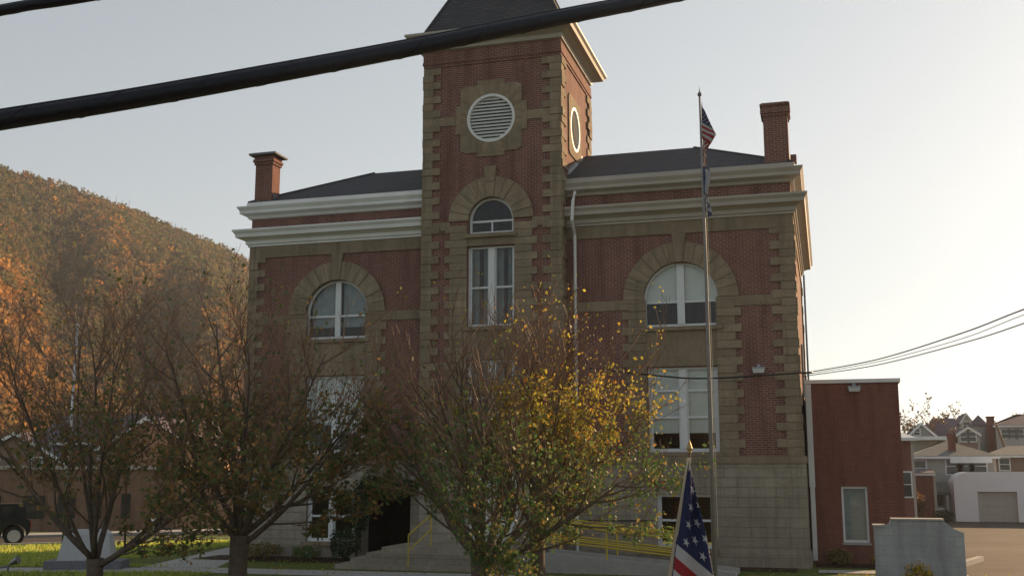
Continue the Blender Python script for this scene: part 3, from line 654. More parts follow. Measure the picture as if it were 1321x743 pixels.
for i, (x, lb) in enumerate(((-12.0, 'yellow handrail at the left side of the entrance steps'), (-9.5, 'yellow handrail at the right side of the entrance steps, nearest the ramp'))):
    r_ = thing('stair_handrail', lb, 'handrail', (x, 31.6, 0), 'yellow handrails at the entrance steps')
    m = MB(); m.tube([(x, 30.7, .15), (x, 30.7, 1.05), (x, 32.6, 1.55), (x, 32.6, .6)], .022, 6); m.build('rail', M['yellow'], r_)
    m = MB(); m.tube([(x, 30.7, .6), (x, 32.6, 1.1)], .018, 6); m.build('mid_rail', M['yellow'], r_)
# litter bin
LB = thing('litter_bin', 'grey domed litter bin standing before the entrance steps', 'bin', (-7.8, 28.6, 0))
m = MB(); m.lathe((-7.8, 28.6, 0), [(.2, 0), (.24, .05), (.25, .5), (.001, .5)], 20); m.build('body', M['granite_dark'], LB, smooth=True)
m = MB(); m.lathe((-7.8, 28.6, .505), [(.26, 0), (.26, .04), (.2, .13), (.1, .19), (.001, .21)], 20); m.build('lid', M['steel'], LB, smooth=True)

# ------------------------------------------------------------------ flagpole with two limp flags
FP = thing('flagpole', 'tall grey metal flagpole standing before the right wing', 'flagpole', (-2.87, 28.6, 0))
m = MB(); m.tube([(-2.87, 28.6, 0), (-2.87, 28.6, 4), (-2.87, 28.6, 8.5), (-2.9, 28.6, 12.95)], [.06, .055, .042, .026], 12); m.build('pole', M['pole'], FP, smooth=True)
m = MB(); m.lathe((-2.9, 28.6, 12.95), [(.001, 0), (.05, .02), (.06, .07), (.03, .12), (.012, .16), (.001, .3)], 12); m.build('finial', M['granite_dark'], FP, smooth=True)
m = MB(); m.lathe((-2.87, 28.6, 0), [(.2, 0), (.2, .05), (.1, .1), (.078, .16)], 16); m.build('base_collar', M['steel'], FP)
m = MB(); m.tube([(-2.77, 28.6, 1.2), (-2.79, 28.6, 9), (-2.84, 28.6, 12.8)], .007, 4); m.build('halyard', M['canvas'], FP)
def draped(name, label, cat, apex, hoist, lean, k, hl, fl, mat, drop=.8, nu=90, nv=46, folds=3., right=(1, 0, 0), back=(0, 1, 0), layer=.02, curve=None, waves=.0):
    right, back = Vector(right), Vector(back); V3 = []
    for j in range(nv+1):
        v = j/nv
        for i in range(nu+1):
            L_ = fl*i/nu; s_ = v*hl+L_*drop
            wd = k*s_ if curve is None else curve(s_)
            ph = folds*L_/max(s_+.02, 1e-3) if curve is None else folds*L_/fl*2+.0
            fr_ = abs(((ph+1) % 2)-1); fr_ = fr_*(1-.15)+.15*(fr_*fr_*(3-2*fr_))
            left = lean*min(s_, hl*1.25)
            p = Vector(apex)+Vector((0, 0, -1))*s_+right*(left+wd*fr_)+back*(ph*layer+.012*sin(s_*14+fr_*5)*min(1, s_*4)+waves*sin(fr_*9+s_*5)*min(1, s_*3))
            V3.append(p)
    org = Vector(apex); me = bpy.data.meshes.new(name); w_ = nu+1
    F_ = [(j*w_+i, j*w_+i+1, (j+1)*w_+i+1, (j+1)*w_+i) for j in range(nv) for i in range(nu)]
    me.from_pydata([tuple(p-org) for p in V3], [], F_); me.materials.append(mat); L = me.uv_layers.new(name='UVMap'); out = []
    for f_ in F_:
        for q in f_: out += [(q % w_)/nu, (q//w_)/nv]
    L.data.foreach_set('uv', out); me.polygons.foreach_set('use_smooth', [True]*len(F_))
    o = bpy.data.objects.new(name, me); C.objects.link(o); o.location = org; ORG[o.name] = org
    so_ = o.modifiers.new('thick', 'SOLIDIFY'); so_.thickness = .002
    return tag(o, label, cat)
def cv1(s_): return .03+.34*(min(1, s_/.9))**1.2 if s_ < .9 else max(.08, .37-.65*(s_-.9))
draped('national_flag', 'limp stars and stripes flag hanging at the top of the flagpole', 'flag', (-2.86, 28.56, 12.75), 0, 0, 0, 1.0, 1.35, M['usflag'], drop=.72, folds=2.4, curve=cv1, layer=.03)
def cv2(s_): return .1+.05*sin(s_*6)+.04
draped('state_flag', 'limp white flag with blue border hanging below the stars and stripes', 'flag', (-2.86, 28.56, 11.0), 0, 0, 0, .75, 1.1, M['stateflag'], drop=.6, folds=2.8, curve=cv2, layer=.025)
# near flag on a staff
DN = 6.4; apx = atD(888.5, 590, DN); tip = atD(889.5, 576, DN); bot = atD(863, 743, DN)
sv = (bot-apx).normalized(); foot = apx+sv*((apx.z)/(-sv.z))
ST = thing('flag_staff', 'slender wooden flag staff leaning to the right close to the camera', 'flag staff', tuple(foot))
m = MB(); m.tube([foot, apx, tip-Vector((0, 0, .03))], [.012, .011, .009], 10); m.build('pole', M['wood'], ST, smooth=True)
m = MB(); q = tip-Vector((0, 0, .035)); m.lathe(q, [(.001, 0), (.012, .0), (.012, .01), (.018, .025), (.012, .045), (.001, .075)], 10); m.build('finial', M['gold'], ST, smooth=True)
rv = Vector(RT); bk = Vector((-sin(YAW), cos(YAW), 0))
draped('near_flag', 'stars and stripes flag drooping from the leaning staff close to the camera', 'flag', tuple(apx-bk*.016), 0, -.165, .36, .92, 1.5, M['usflag'], drop=.8, right=tuple(rv), back=tuple(bk), nu=160, nv=110, layer=.03, waves=.022)
m = MB()
a0, a1 = apx-bk*.018, apx+sv*.9-bk*.018
m.face([a0-rv*.012, a1-rv*.012, a1+rv*.014, a0+rv*.014]); m.face([a0-rv*.012-bk*.001, a0+rv*.014-bk*.001, a1+rv*.014-bk*.001, a1-rv*.012-bk*.001])
hd = m.build('header_band', M['canvas'], ST)

# ------------------------------------------------------------------ overhead cables
def cable(name, label, pts, r, mat=None, n=8, sub=8):
    P_ = [Vector(p) for p in pts]; out_ = []
    for i in range(len(P_)-1):
        a = P_[max(i-1, 0)]; b_ = P_[i]; c_ = P_[i+1]; d = P_[min(i+2, len(P_)-1)]
        for k in range(sub):
            t_ = k/sub; out_.append(.5*((2*b_)+(c_-a)*t_+(2*a-5*b_+4*c_-d)*t_*t_+(3*b_-a-3*c_+d)*t_**3))
    out_.append(P_[-1]); m = MB(); m.tube(out_, r, n)
    if r > .025 and n > 10:
        m.tube([p+Vector((0, 0, r*1.12)) for p in out_], r*.17, 6)
        L_ = 0; hx = []
        for i in range(len(out_)-1):
            sg_ = out_[i+1]-out_[i]; u_ = sg_.normalized(); a_ = u_.cross(Vector((0, 0, 1))).normalized(); b_2 = a_.cross(u_); k_ = max(2, int(sg_.length/.03))
            for j in range(k_): L_ += sg_.length/k_; hx.append(out_[i]+sg_*(j/k_)+(a_*cos(L_*14)+b_2*sin(L_*14))*r*1.03)
        m.tube(hx, r*.045, 4)
    o = m.build(name, mat or M['black'], None, tuple(P_[0]), smooth=True); return tag(o, label, 'cable')
cable('overhead_cable', 'thick black overhead cable sweeping across the sky in front of the tower', [atD(-400, 215, 4.6), atD(-150, 181, 5.0), atD(0, 156, 5.3), atD(165, 129.5, 5.5), atD(330, 100, 5.75), atD(520, 64.5, 6.3), atD(720, 24, 6.9), atD(885, -8.5, 7.5), atD(1300, -95, 9.5)], .048, n=14)
cable('overhead_cable', 'black overhead cable crossing the very top left corner of the sky', [atD(-300, 78, 5.4), atD(0, 14.5, 5.8), atD(125, -5.5, 6), atD(500, -70, 6.8)], .028, n=12)
A0 = Vector((XR+.12, YF+.9, 5.98))
for i, (dz, lb, pts, r) in enumerate(((0, 'dark topmost service wire rising right from the courthouse corner', [(1130, 464), (1240, 430), (1321, 399)], .016), (-.05, 'thin middle service wire rising right from the courthouse corner', [(1130, 467), (1240, 437), (1321, 406)], .009), (-.1, 'pale lowest service wire rising right from the courthouse corner', [(1130, 471), (1240, 443), (1321, 417)], .014))):
    cable('service_wire', lb, [A0+Vector((0, 0, dz))]+[atY(x, y, Yv) for (x, y), Yv in zip(pts, (33, 28.5, 25))]+[atY(1321+220, pts[-1][1]-80, 18)], r, M['steel'] if i else M['black'], 6)
cable('service_wire', 'dark wire slung across the front of the right wing windows', [A0, Vector((XR+.25, YF-.2, 5.9)), Vector((-3.45, 34.1, 5.74)), Vector((-5.07, 34.0, 5.86)), Vector((-7.2, 34.0, 6.15))], .028, None, 6)

# ------------------------------------------------------------------ monument sign, mums
MS = thing('monument_sign', 'grey block monument wall with a stepped top at the lower right', 'monument', (1.7, 24, 0))
m = MB(); prof = [(.85, 0), (2.57, 0), (2.57, 1.68), (2.38, 1.76), (2.2, 1.9), (1.2, 1.91), (1.16, 1.83), (1.08, 1.78), (.85, 1.78)]
m.prismy(prof, 24.0, 24.45); 
gm = stonemat('grey painted block', (.36, .36, .37), (.42, .42, .42), (.27, .27, .28), .4, .2, .008, .4, .015)
m.build('wall', gm, MS)
m = MB()
for a, b_, z in ((.83, 1.08, 1.782), (1.19, 2.21, 1.912)): m.box(a, b_, 23.97, 24.48, z, z+.035)
m.build('coping', M['concrete'], MS)
def leafcloud(name, mat, cen, rad, n, size, parent=None, label=None, cat=None, flat=1., loc=None):
    cen = np.array(cen); d = rng.normal(size=(n, 3)); d /= np.linalg.norm(d, axis=1)[:, None]; r = rng.uniform(.35, 1, n)**.5
    p = cen+d*r[:, None]*np.array(rad)*(1+.18*np.sin(d[:, :1]*7+d[:, 1:2]*5)); return p
def quads(name, mat, P_, size, parent=None, loc=(0, 0, 0), tint=None, asp=.6):
    n = len(P_); a = rng.normal(size=(n, 3)); a /= np.linalg.norm(a, axis=1)[:, None]; b_ = np.cross(a, rng.normal(size=(n, 3))); b_ /= np.linalg.norm(b_, axis=1)[:, None]
    s_ = (size*rng.uniform(.6, 1.3, n))[:, None]; org = np.array(ORG[parent.name] if parent else loc)
    V = np.stack([P_-a*s_, P_+b_*s_*asp, P_+a*s_, P_-b_*s_*asp], 1).reshape(-1, 3)-org
    me = bpy.data.meshes.new(name); me.vertices.add(4*n); me.vertices.foreach_set('co', V.ravel()); me.loops.add(4*n); me.loops.foreach_set('vertex_index', np.arange(4*n)); me.polygons.add(n); me.polygons.foreach_set('loop_start', np.arange(n)*4); me.polygons.foreach_set('loop_total', np.full(n, 4))
    me.materials.append(mat)
    if tint is not None: at = me.color_attributes.new('tint', 'FLOAT_COLOR', 'CORNER'); at.data.foreach_set('color', np.repeat(np.concatenate([tint, np.ones((n, 1))], 1), 4, 0).ravel())
    me.update(calc_edges=True); o = bpy.data.objects.new(name, me); C.objects.link(o)
    if parent: o.parent = parent
    else: o.location = loc
    ORG[o.name] = Vector(org); return o
MP = thing('flower_bush', 'round yellow and bronze flower bush before the grey monument', 'flower bush', (1.63, 23.4, 0))
quads('flowers', M['leaf_mum'], leafcloud('', None, (1.63, 23.4, .75), (.3, .28, .36), 1400, .02), .03, MP)
m = MB(); m.lathe((1.63, 23.4, 0), [(.16, 0), (.22, .4), (.24, .42), (.001, .4)], 16); m.build('pot', M['granite_dark'], MP)

# ------------------------------------------------------------------ memorial stone, pole, spotlight, small sign (left)
ms = atZ(112, 733)
MEM = thing('memorial_stone', 'pale grey granite memorial on a dark rough slab under the leftmost tree', 'memorial', tuple(ms))
dx = Vector((cos(.35), sin(.35))); dy = Vector((-sin(.35), cos(.35)))
m = MB(); m.obox(ms, dx, dy, 1.12, .5, 0, .26); m.build('slab', M['granite_dark'], MEM)
m = MB()
def fr2(hx, hy_, z): return [tuple((ms.x+dx.x*a*hx+dy.x*b_*hy_, ms.y+dx.y*a*hx+dy.y*b_*hy_, z)) for a, b_ in ((-1, -1), (1, -1), (1, 1), (-1, 1))]
a_, b_ = fr2(.8, .34, .262), fr2(.66, .22, 1.02)
for i in range(4): j = (i+1) % 4; m.face([a_[i], a_[j], b_[j], b_[i]])
c_ = fr2(.5, .16, 1.16)
for i in range(4): j = (i+1) % 4; m.face([b_[i], b_[j], c_[j], c_[i]])
m.face(c_); m.build('block', M['granite'], MEM)
pl = atY(88, 600, 31.0); PL = thing('memorial_pole', 'slim bare metal pole rising behind the granite memorial', 'pole', (pl.x, pl.y, 0))
m = MB(); m.tube([(pl.x, pl.y, 0), (pl.x, pl.y, 7.7)], [.05, .035], 10); m.build('shaft', M['metal'], PL, smooth=True); m = MB(); m.lathe((pl.x, pl.y, 7.7), [(.001, 0), (.06, .05), (.06, .1), (.001, .16)], 10); m.build('ball', M['metal'], PL, smooth=True)
sp = atZ(8, 739); SL = thing('ground_spotlight', 'small dark ground spotlight on an arm by the path at the left edge', 'spotlight', tuple(sp))
m = MB(); m.tube([(sp.x-.3, sp.y, .14), (sp.x+.05, sp.y, .2), (sp.x+.2, sp.y, .32)], .03, 8); m.tube([(sp.x+.05, sp.y, 0), (sp.x+.05, sp.y, .2)], .03, 8); m.build('arm', M['granite_dark'], SL)
m = MB(); m.tube([(sp.x+.14, sp.y, .28), (sp.x+.38, sp.y, .4)], [.06, .11], 12); m.build('head', M['steel'], SL)
sg = atZ(197, 689); SG = thing('road_sign', 'small white triangular sign on a short post beside the side street', 'sign', tuple(sg))
m = MB(); m.tube([sg, sg+Vector((0, 0, .75))], .03, 6); m.build('post', M['steel'], SG)
m = MB(); v_ = Vector(RT)*.13
q = [sg+Vector((0, 0, .3))-bk*.04, sg+Vector((0, 0, .82))+v_-bk*.04, sg+Vector((0, 0, .82))-v_-bk*.04]; q2 = [p+bk*.02 for p in q]
m.face(q); m.face(q2[::-1])
for i in range(3): m.face([q[i], q2[i], q2[(i+1) % 3], q[(i+1) % 3]])
m.build('plate', M['stucco'], SG)

# ------------------------------------------------------------------ low brick building across the side street
ax2 = d_.normalized(); ay2 = n_.normalized()
g0 = atZ(325, 690); 
LBD = thing('street_building', 'long low tan and brown brick building across the side street', 'building', (g0.x, g0.y, 0))
pA, pB, pC = atZ(-60, 691, -.78), atZ(225, 690, -.78), atZ(340, 689, -.78)
def lowb(a, b_, h, mat, dep=9):
    a, b_ = Vector((a.x, a.y)), Vector((b_.x, b_.y)); u_ = (b_-a).normalized(); n2 = Vector((-u_.y, u_.x)); c_ = (a+b_)/2+n2*dep/2
    m = MB(); m.obox(c_, u_, n2, (b_-a).length/2, dep/2, -1.2, h); o = m.build('wall', mat, LBD)
    m = MB(); m.obox(c_, u_, n2, (b_-a).length/2+.15, dep/2+.15, h+.002, h+.22); m.build('roof_edge', M['trim'], LBD)
    return a, u_, n2
lowb(pA, pB, 3.0, brickmat('brown brick', (.2, .115, .075), (.26, .15, .1), (.26, .2, .15))); a_, u_, n2 = lowb(pB+Vector((.02, .0, 0)), pC, 2.7, M['tan'])
def wall_quad(name, px0, px1, z0, z1, mat, off=.05):
    # a door or window on the brown part, pixel columns converted to real positions along the wall
    a, b_ = Vector((pA.x, pA.y)), Vector((pB.x, pB.y)); u_ = (b_-a).normalized(); n2 = Vector((-u_.y, u_.x)); L_ = (b_-a).length
    m = MB(); s0, s1 = px0*L_, px1*L_; p, q = a+u_*s0, a+u_*s1; c_ = (p+q)/2-n2*off*.5; m.obox(c_, u_, n2, (s1-s0)/2, off*.5-.001, z0, z1); return m.build(name, mat, LBD)
for f0, f1 in ((.62, .66), (.75, .79), (.88, .94)): wall_quad('door' if f0 > .8 else 'window', f0, f1, -.75 if f0 > .8 else .2, 1.6, M['carglass'])
for f0, f1 in ((.1, .2), (.3, .4), (.46, .54)): wall_quad('window', f0, f1, .2, 1.5, M['carglass'])

# generic houses -----------------------------------------------------------
def house(label, cat, x0, x1, y0, dep, zb, ze, zr_, wall, roof, ridge='x', wins=(), hip=0, eo=.35, group=None, chim=None, porch=None):
    H = thing('house', label, cat, ((x0+x1)/2, y0, zb), group)
    m = MB(); m.box(x0, x1, y0, y0+dep, zb, ze); 
    if ridge == 'y': xm = (x0+x1)/2; m.face([(x0, y0, ze), (x1, y0, ze), (xm, y0, zr_)]); m.face([(x1, y0+dep, ze), (x0, y0+dep, ze), (xm, y0+dep, zr_)])
    elif not hip: ym = y0+dep/2; m.face([(x1, y0, ze), (x1, y0+dep, ze), (x1, ym, zr_)]); m.face([(x0, y0+dep, ze), (x0, y0, ze), (x0, ym, zr_)])
    m.build('wall', wall, H)
    m = MB(); T_ = .16
    def slab(p):
        m.face([(a, b_, c_+T_) for a, b_, c_ in p]); m.face([(a, b_, c_+.01) for a, b_, c_ in reversed(p)])
        for i in range(len(p)): q, r_ = p[i], p[(i+1) % len(p)]; m.face([(q[0], q[1], q[2]+.01), (r_[0], r_[1], r_[2]+.01), (r_[0], r_[1], r_[2]+T_), (q[0], q[1], q[2]+T_)])
    if ridge == 'y':
        xm = (x0+x1)/2; sl = (zr_-ze)/(xm-x0); slab([(x0-eo, y0-eo, ze-sl*eo), (xm, y0-eo, zr_), (xm, y0+dep+eo, zr_), (x0-eo, y0+dep+eo, ze-sl*eo)]); slab([(xm, y0-eo, zr_), (x1+eo, y0-eo, ze-sl*eo), (x1+eo, y0+dep+eo, ze-sl*eo), (xm, y0+dep+eo, zr_)])
    else:
        ym = y0+dep/2; sl = (zr_-ze)/(dep/2); a, b_ = x0-eo, x1+eo; slab([(a, y0-eo, ze-sl*eo), (b_, y0-eo, ze-sl*eo), (b_-hip, ym, zr_), (a+hip, ym, zr_)]); slab([(a+hip, ym, zr_), (b_-hip, ym, zr_), (b_, y0+dep+eo, ze-sl*eo), (a, y0+dep+eo, ze-sl*eo)])
        if hip: slab([(b_, y0-eo, ze-sl*eo), (b_, y0+dep+eo, ze-sl*eo), (b_-hip, ym, zr_)]); slab([(a, y0+dep+eo, ze-sl*eo), (a, y0-eo, ze-sl*eo), (a+hip, ym, zr_)])
    R_ = m.build('roof', roof, H)
    for q in (x0, x1): m = MB(); m.box(q-.09, q+.09, y0-.035, y0+.06, zb, ze-.05); m.build('corner_board', M['trim'], H)
    m = MB(); zf = ze-((zr_-ze)/(dep/2))*eo if ridge == 'x' else ze
    if ridge == 'x': m.box(x0-eo-.04, x1+eo+.04, y0-eo-.12, y0-eo-.005, zf-.06, zf+.12); m.build('gutter', M['white'], H)
    else:
        xm = (x0+x1)/2
        for q in (x0-eo, x1+eo): zq = ze-(zr_-ze)/(xm-x0)*eo; m = MB(); m.face([(q, y0-eo-.04, zq-.1), (xm, y0-eo-.04, zr_-.1), (xm, y0-eo-.04, zr_+.17), (q, y0-eo-.04, zq+.17)]); m.face([(q, y0-eo-.005, zq-.1), (xm, y0-eo-.005, zr_-.1), (xm, y0-eo-.005, zr_+.17), (q, y0-eo-.005, zq+.17)]); m.build('rake_board', M['white'], H)
    for wx, wz, ww, wh in wins:
        m = MB(); m.box(wx-ww/2-.1, wx+ww/2+.1, y0-.06, y0-.003, wz-.1, wz+wh+.1); f_ = m.build('window', M['frame'], H); m = MB(); m.box(wx-ww/2, wx+ww/2, y0-.07, y0-.062, wz, wz+wh/2-.03); m.box(wx-ww/2, wx+ww/2, y0-.07, y0-.062, wz+wh/2+.03, wz+wh); m.build('pane', M['carglass'], f_)
    if chim:
        cx, cy, z0, z1, cw = chim; m = MB(); m.box(cx-cw/2, cx+cw/2, cy, cy+cw, z0, z1); m.box(cx-cw/2-.06, cx+cw/2+.06, cy-.06, cy+cw+.06, z1, z1+.15); m.build('chimney', M['brick2'], R_)
    if porch:
        px0, px1, pd, pz0, pz1 = porch; m = MB(); m.box(px0-.2, px1+.2, y0-pd-.2, y0-.08, pz1, pz1+.35); m.build('porch_roof', M['white'], H)
        n = max(2, int((px1-px0)/1.8)+1)
        for i in range(n):
            xx = px0+(px1-px0)*i/(n-1); m = MB(); m.box(xx-.1, xx+.1, y0-pd, y0-pd+.2, pz0, pz1-.002); m.build('porch_post', M['white'], H)
        m = MB(); m.box(px0, px1, y0-pd, y0-.01, pz0-.15, pz0); m.build('porch_floor', M['siding_brown'], H)
    return H
def px(x, y, Yv): p = atY(x, y, Yv); return p.x, p.z
# right side, near to far
YA = 93.; gA = -.75
xA0, _ = px(1178, 600, YA); xA1, _ = px(1283, 600, YA)
_, zeA = px(1200, 589, YA); _, zrA = px(1250, 570, YA+4); w1x, w1z = px(1187.5, 613, YA)
wx2, wz2 = px(1212, 668, YA)
hA = house('pale grey green house with white window and orange chimney behind the white garage', 'house', xA0, xA1, YA, 9, gA, zeA, zrA, M['siding_grey'], M['roof_light'], hip=3.5,
      wins=[(w1x, w1z, .85, 1.15)]+[(px(x_, 610, YA)[0], px(x_, 611, YA)[1], 1.2, 1.2) for x_ in (1232, 1246, 1262)], chim=(px(1228, 570, YA+1)[0], YA+1, zeA, px(1228, 562, YA+1)[1], .55))
m = MB(); xa, xb = px(1225, 595, YA)[0], px(1279, 595, YA)[0]; z_ = px(1250, 597, YA)[1]; m.box(xa, xb, YA-.5, YA-.02, z_, z_+.5); m.build('awning', M['white'], hA)
m = MB(); xa, xb = px(1199, 630, YA)[0], px(1232, 630, YA)[0]; z_ = px(1210, 633, YA)[1]; zt = px(1210, 622, YA)[1]
m.face([(xa, YA-2, z_), (xb, YA-2, z_), (xb, YA-.01, zt), (xa, YA-.01, zt)]); m.box(xa, xb, YA-2, YA-1.9, z_-.25, z_-.01); m.build('porch_roof', M['roof_light'], hA)
for x_ in (1203, 1222): xx = px(x_, 640, YA-2)[0]; m = MB(); m.box(xx-.08, xx+.08, YA-1.95, YA-1.8, gA, z_-.26); m.build('porch_post', M['white'], hA)
xx = px(1212, 650, YA)[0]; m = MB(); m.box(xx-.55, xx+.55, YA-.07, YA-.003, gA, gA+2.2); D_ = m.build('door', M['white'], hA); m = MB(); m.box(xx-.3, xx+.3, YA-.09, YA-.072, gA+1, gA+1.9); m.build('door_glass', M['carglass'], D_)
# brick neighbour just behind annex
Yb = 80.; xa, xb = px(1150, 600, Yb)[0], px(1178, 600, Yb)[0]; z1 = px(1170, 566, Yb)[1]
hB = house('narrow dark red brick house with white eaves just right of the annex', 'house', xa-3, xb, Yb, 8, -.7, z1, z1+.9, M['brick2'], M['white'], wins=[(xb-.45, px(1170, 640, Yb)[1], .5, 1.6)], hip=2, eo=.3)
# second brick part in shade behind it
Yc = 91.; xa, xb = px(1176, 640, Yc)[0], px(1203, 640, Yc)[0]; z1 = px(1190, 612, Yc)[1]
house('low dark red brick wing between the annex and the white door', 'house', xa, xb, Yc-2.5, 3.8, -.75, z1, z1+.25, M['brick2'], M['roof_purple'], eo=.05)
# gable house
Yd = 116.; xa, xb = px(1171, 560, Yd)[0], px(1207, 560, Yd)[0]; ze_, zr2 = px(1190, 563, Yd)[1], px(1190, 547, Yd)[1]
house('grey gabled house with columned upper porch and dark roof', 'house', xa, xb, Yd, 9, 0, ze_, zr2, M['siding_grey'], M['roof_purple'], ridge='y', wins=[(px(1183, 560, Yd)[0], px(1183, 561, Yd)[1], .5, .6)], porch=(xa+.2, xb+.6, 1.8, px(1190, 586, Yd)[1], px(1190, 568, Yd)[1]))
Yd2 = 119.; xa, xb = px(1200, 560, Yd2)[0], px(1226, 560, Yd2)[0]
house('dark roofed wing joined to the grey gabled house', 'house', xa, xb, Yd2, 8, 0, px(1210, 566, Yd2)[1], px(1210, 541, Yd2+4)[1], M['siding_brown'], M['roof_purple'], hip=.8, eo=.2)
Ye = 130.; xa, xb = px(1217, 560, Ye)[0], px(1241, 560, Ye)[0]
house('tall dark brown block of a house with flat topped roof', 'house', xa, xb, Ye, 9, 1, px(1230, 563, Ye)[1], px(1230, 541, Ye+4)[1], M['siding_brown'], M['roof_purple'], hip=.3, eo=.1)
Yf_ = 138.; xa, xb = px(1240.5, 545, Yf_)[0], px(1253.5, 545, Yf_)[0]
house('narrow white gabled house with dark pointed roof beside the turret', 'house', xa, xb, Yf_, 7, 2, px(1246, 543, Yf_)[1], px(1246, 534, Yf_)[1], M['siding_white'], M['roof_purple'], ridge='y', eo=.25, wins=[(px(1247, 552, Yf_)[0], px(1247, 553, Yf_)[1], .7, .8)])
Yg = 128.; xa, xb = px(1252, 560, Yg)[0], px(1282, 560, Yg)[0]
hT = house('brown house with a round cone topped turret', 'house', xa, xb, Yg, 8, 1, px(1270, 566, Yg)[1], px(1270, 552, Yg+4)[1], M['siding_brown'], M['roof_light'], hip=1.5)
tx, tz = px(1263.5, 549, Yg-.5); r_ = .95
m = MB(); m.lathe((tx, Yg, 1), [(r_, 0), (r_, tz-1)], 16); m.build('turret_wall', M['siding_grey'], hT); m = MB(); m.lathe((tx, Yg, tz), [(r_+.2, 0), (.001, px(1263, 535, Yg)[1]-tz)], 16); m.build('turret_roof', M['roof_purple'], hT)
Yh = 124.; xa, xb = px(1286, 560, Yh)[0], px(1318, 560, Yh)[0]
house('whitish house with purplish pyramid roof at the far right', 'house', xa, xb+4, Yh, 9, 1, px(1300, 549, Yh)[1], px(1296, 536, Yh+4.5)[1], M['siding_white'], M['roof_purple'], hip=4, wins=[(px(x_, 563, Yh)[0], px(x_, 565, Yh)[1], .7, .9) for x_ in (1297, 1307, 1316)], chim=(px(1280, 545, Yh)[0], Yh+1, 3, px(1280, 538, Yh)[1], .7))
Yi = 108.; xa, xb = px(1284, 600, Yi)[0], px(1330, 600, Yi)[0]
house('reddish brown low house behind the white garage at the right edge', 'house', xa, xb+3, Yi, 7, -.3, px(1300, 588, Yi)[1], px(1300, 577, Yi+3)[1], M['siding_brown'], M['roof_light'], hip=2, wins=[(px(1296, 600, Yi)[0], px(1296, 606, Yi)[1], .8, 1.0)])
for (xa_, xb_, e_, r_y, Yq, wm, rm, rg, lb) in ((1193, 1219, 557, 549, 144, 'siding_white', 'roof_purple', 'x', 'small whitish house with dark roof seen between the gabled house and the dark block'),
        (1236, 1262, 560, 552, 118, 'siding_brown', 'roof_purple', 'y', 'brown gabled house stepping up behind the orange chimney'),
        (1268, 1290, 557, 549, 150, 'siding_grey', 'roof_light', 'y', 'grey gabled house highest on the slope behind the turret'),
        (1300, 1330, 556, 546, 160, 'siding_brown', 'roof_purple', 'x', 'brown roofed house on the skyline behind the pyramid roof')):
    xa, xb = px(xa_, 560, Yq)[0], px(xb_, 560, Yq)[0]; xm_ = (xa_+xb_)/2
    house(lb, 'house', xa, xb, Yq, 7, gh(xa, Yq)-.2, px(xm_, e_, Yq)[1], px(xm_, r_y, Yq+(3.5 if rg == 'x' else 0))[1], M[wm], M[rm], ridge=rg, wins=[(px(xm_+d, 566, Yq)[0], px(xm_, 569, Yq)[1], .7, .9) for d in (-5, 5)], eo=.25)
# garage with rounded shoulders
Yg2 = 88.5; gz = -.8; xg0 = px(1232, 650, Yg2)[0]; zt = px(1250, 608.5, Yg2)[1]; xg1 = xg0+9.5; r_ = 1.0
GR = thing('garage', 'off white stucco garage with rounded corners and a wide door', 'garage', (xg0+3, Yg2, gz))
dx0, dx1 = px(1262, 650, Yg2)[0], px(1313, 650, Yg2)[0]; dzt = px(1290, 634, Yg2)[1]
arc = [(xg0+r_-r_*cos(a), zt-r_+r_*sin(a)) for a in [pi/2*i/8 for i in range(9)]]; arcR = [(xg1-r_+r_*sin(a), zt-r_+r_*cos(a)) for a in [pi/2*i/8 for i in range(9)]]
m = MB()
m.prismy([(xg0, gz)]+[(dx0, gz), (dx0, zt)]+arc[::-1], Yg2, Yg2+5); m.prismy([(dx1, gz), (xg1, gz)]+arcR[::-1]+[(dx1, zt)], Yg2, Yg2+5); m.prismy([(dx0, dzt), (dx1, dzt), (dx1, zt-.002), (dx0, zt-.002)], Yg2+.003, Yg2+4.9)
m.build('wall', M['stucco'], GR)
m = MB()
for i in range(4): h = (dzt-gz)/4; m.box(dx0, dx1, Yg2+.25, Yg2+.3, gz+h*i+.01, gz+h*(i+1)-.01)
m.box(dx0, dx1, Yg2+.3, Yg2+.34, gz, dzt); m.build('garage_door', plain('beige door paint', (.42, .38, .33), .6), GR)
# leaning boom pole, lit by the sun
q0_, q1_ = atY(1285, 547, 112), atY(1305, 600, 112)
o = MB(); o.tube([Vector((q1_.x, q1_.y, 0)), q1_, q0_], [.16, .14, .09], 8); o = o.build('leaning_pole', M['wood'], None, (q1_.x, q1_.y, 0)); tag(o, 'leaning brown pole catching the sun above the white garage roof', 'pole')
# white garden box by the door
bx = px(1207, 662, 90)[0]; m = MB(); m.box(bx-.55, bx+.55, 89.6, 90.4, -.8, .05); m.box(bx-.6, bx+.6, 89.55, 90.45, .052, .12); tag(m.build('storage_box', M['stucco'], None, (bx, 90, -.8)), 'low white storage box on the ground before the white house door', 'box')
# parking kerb block catching light
gk = atZ(1254, 727); m = MB(); m.obox(gk, (cos(1.25), sin(1.25)), (-sin(1.25), cos(1.25)), 1.3, .1, .012, .16); tag(m.build('wheel_stop', M['concrete'], None, (gk.x, gk.y, 0)), 'sunlit concrete wheel stop right of the grey monument', 'wheel stop')
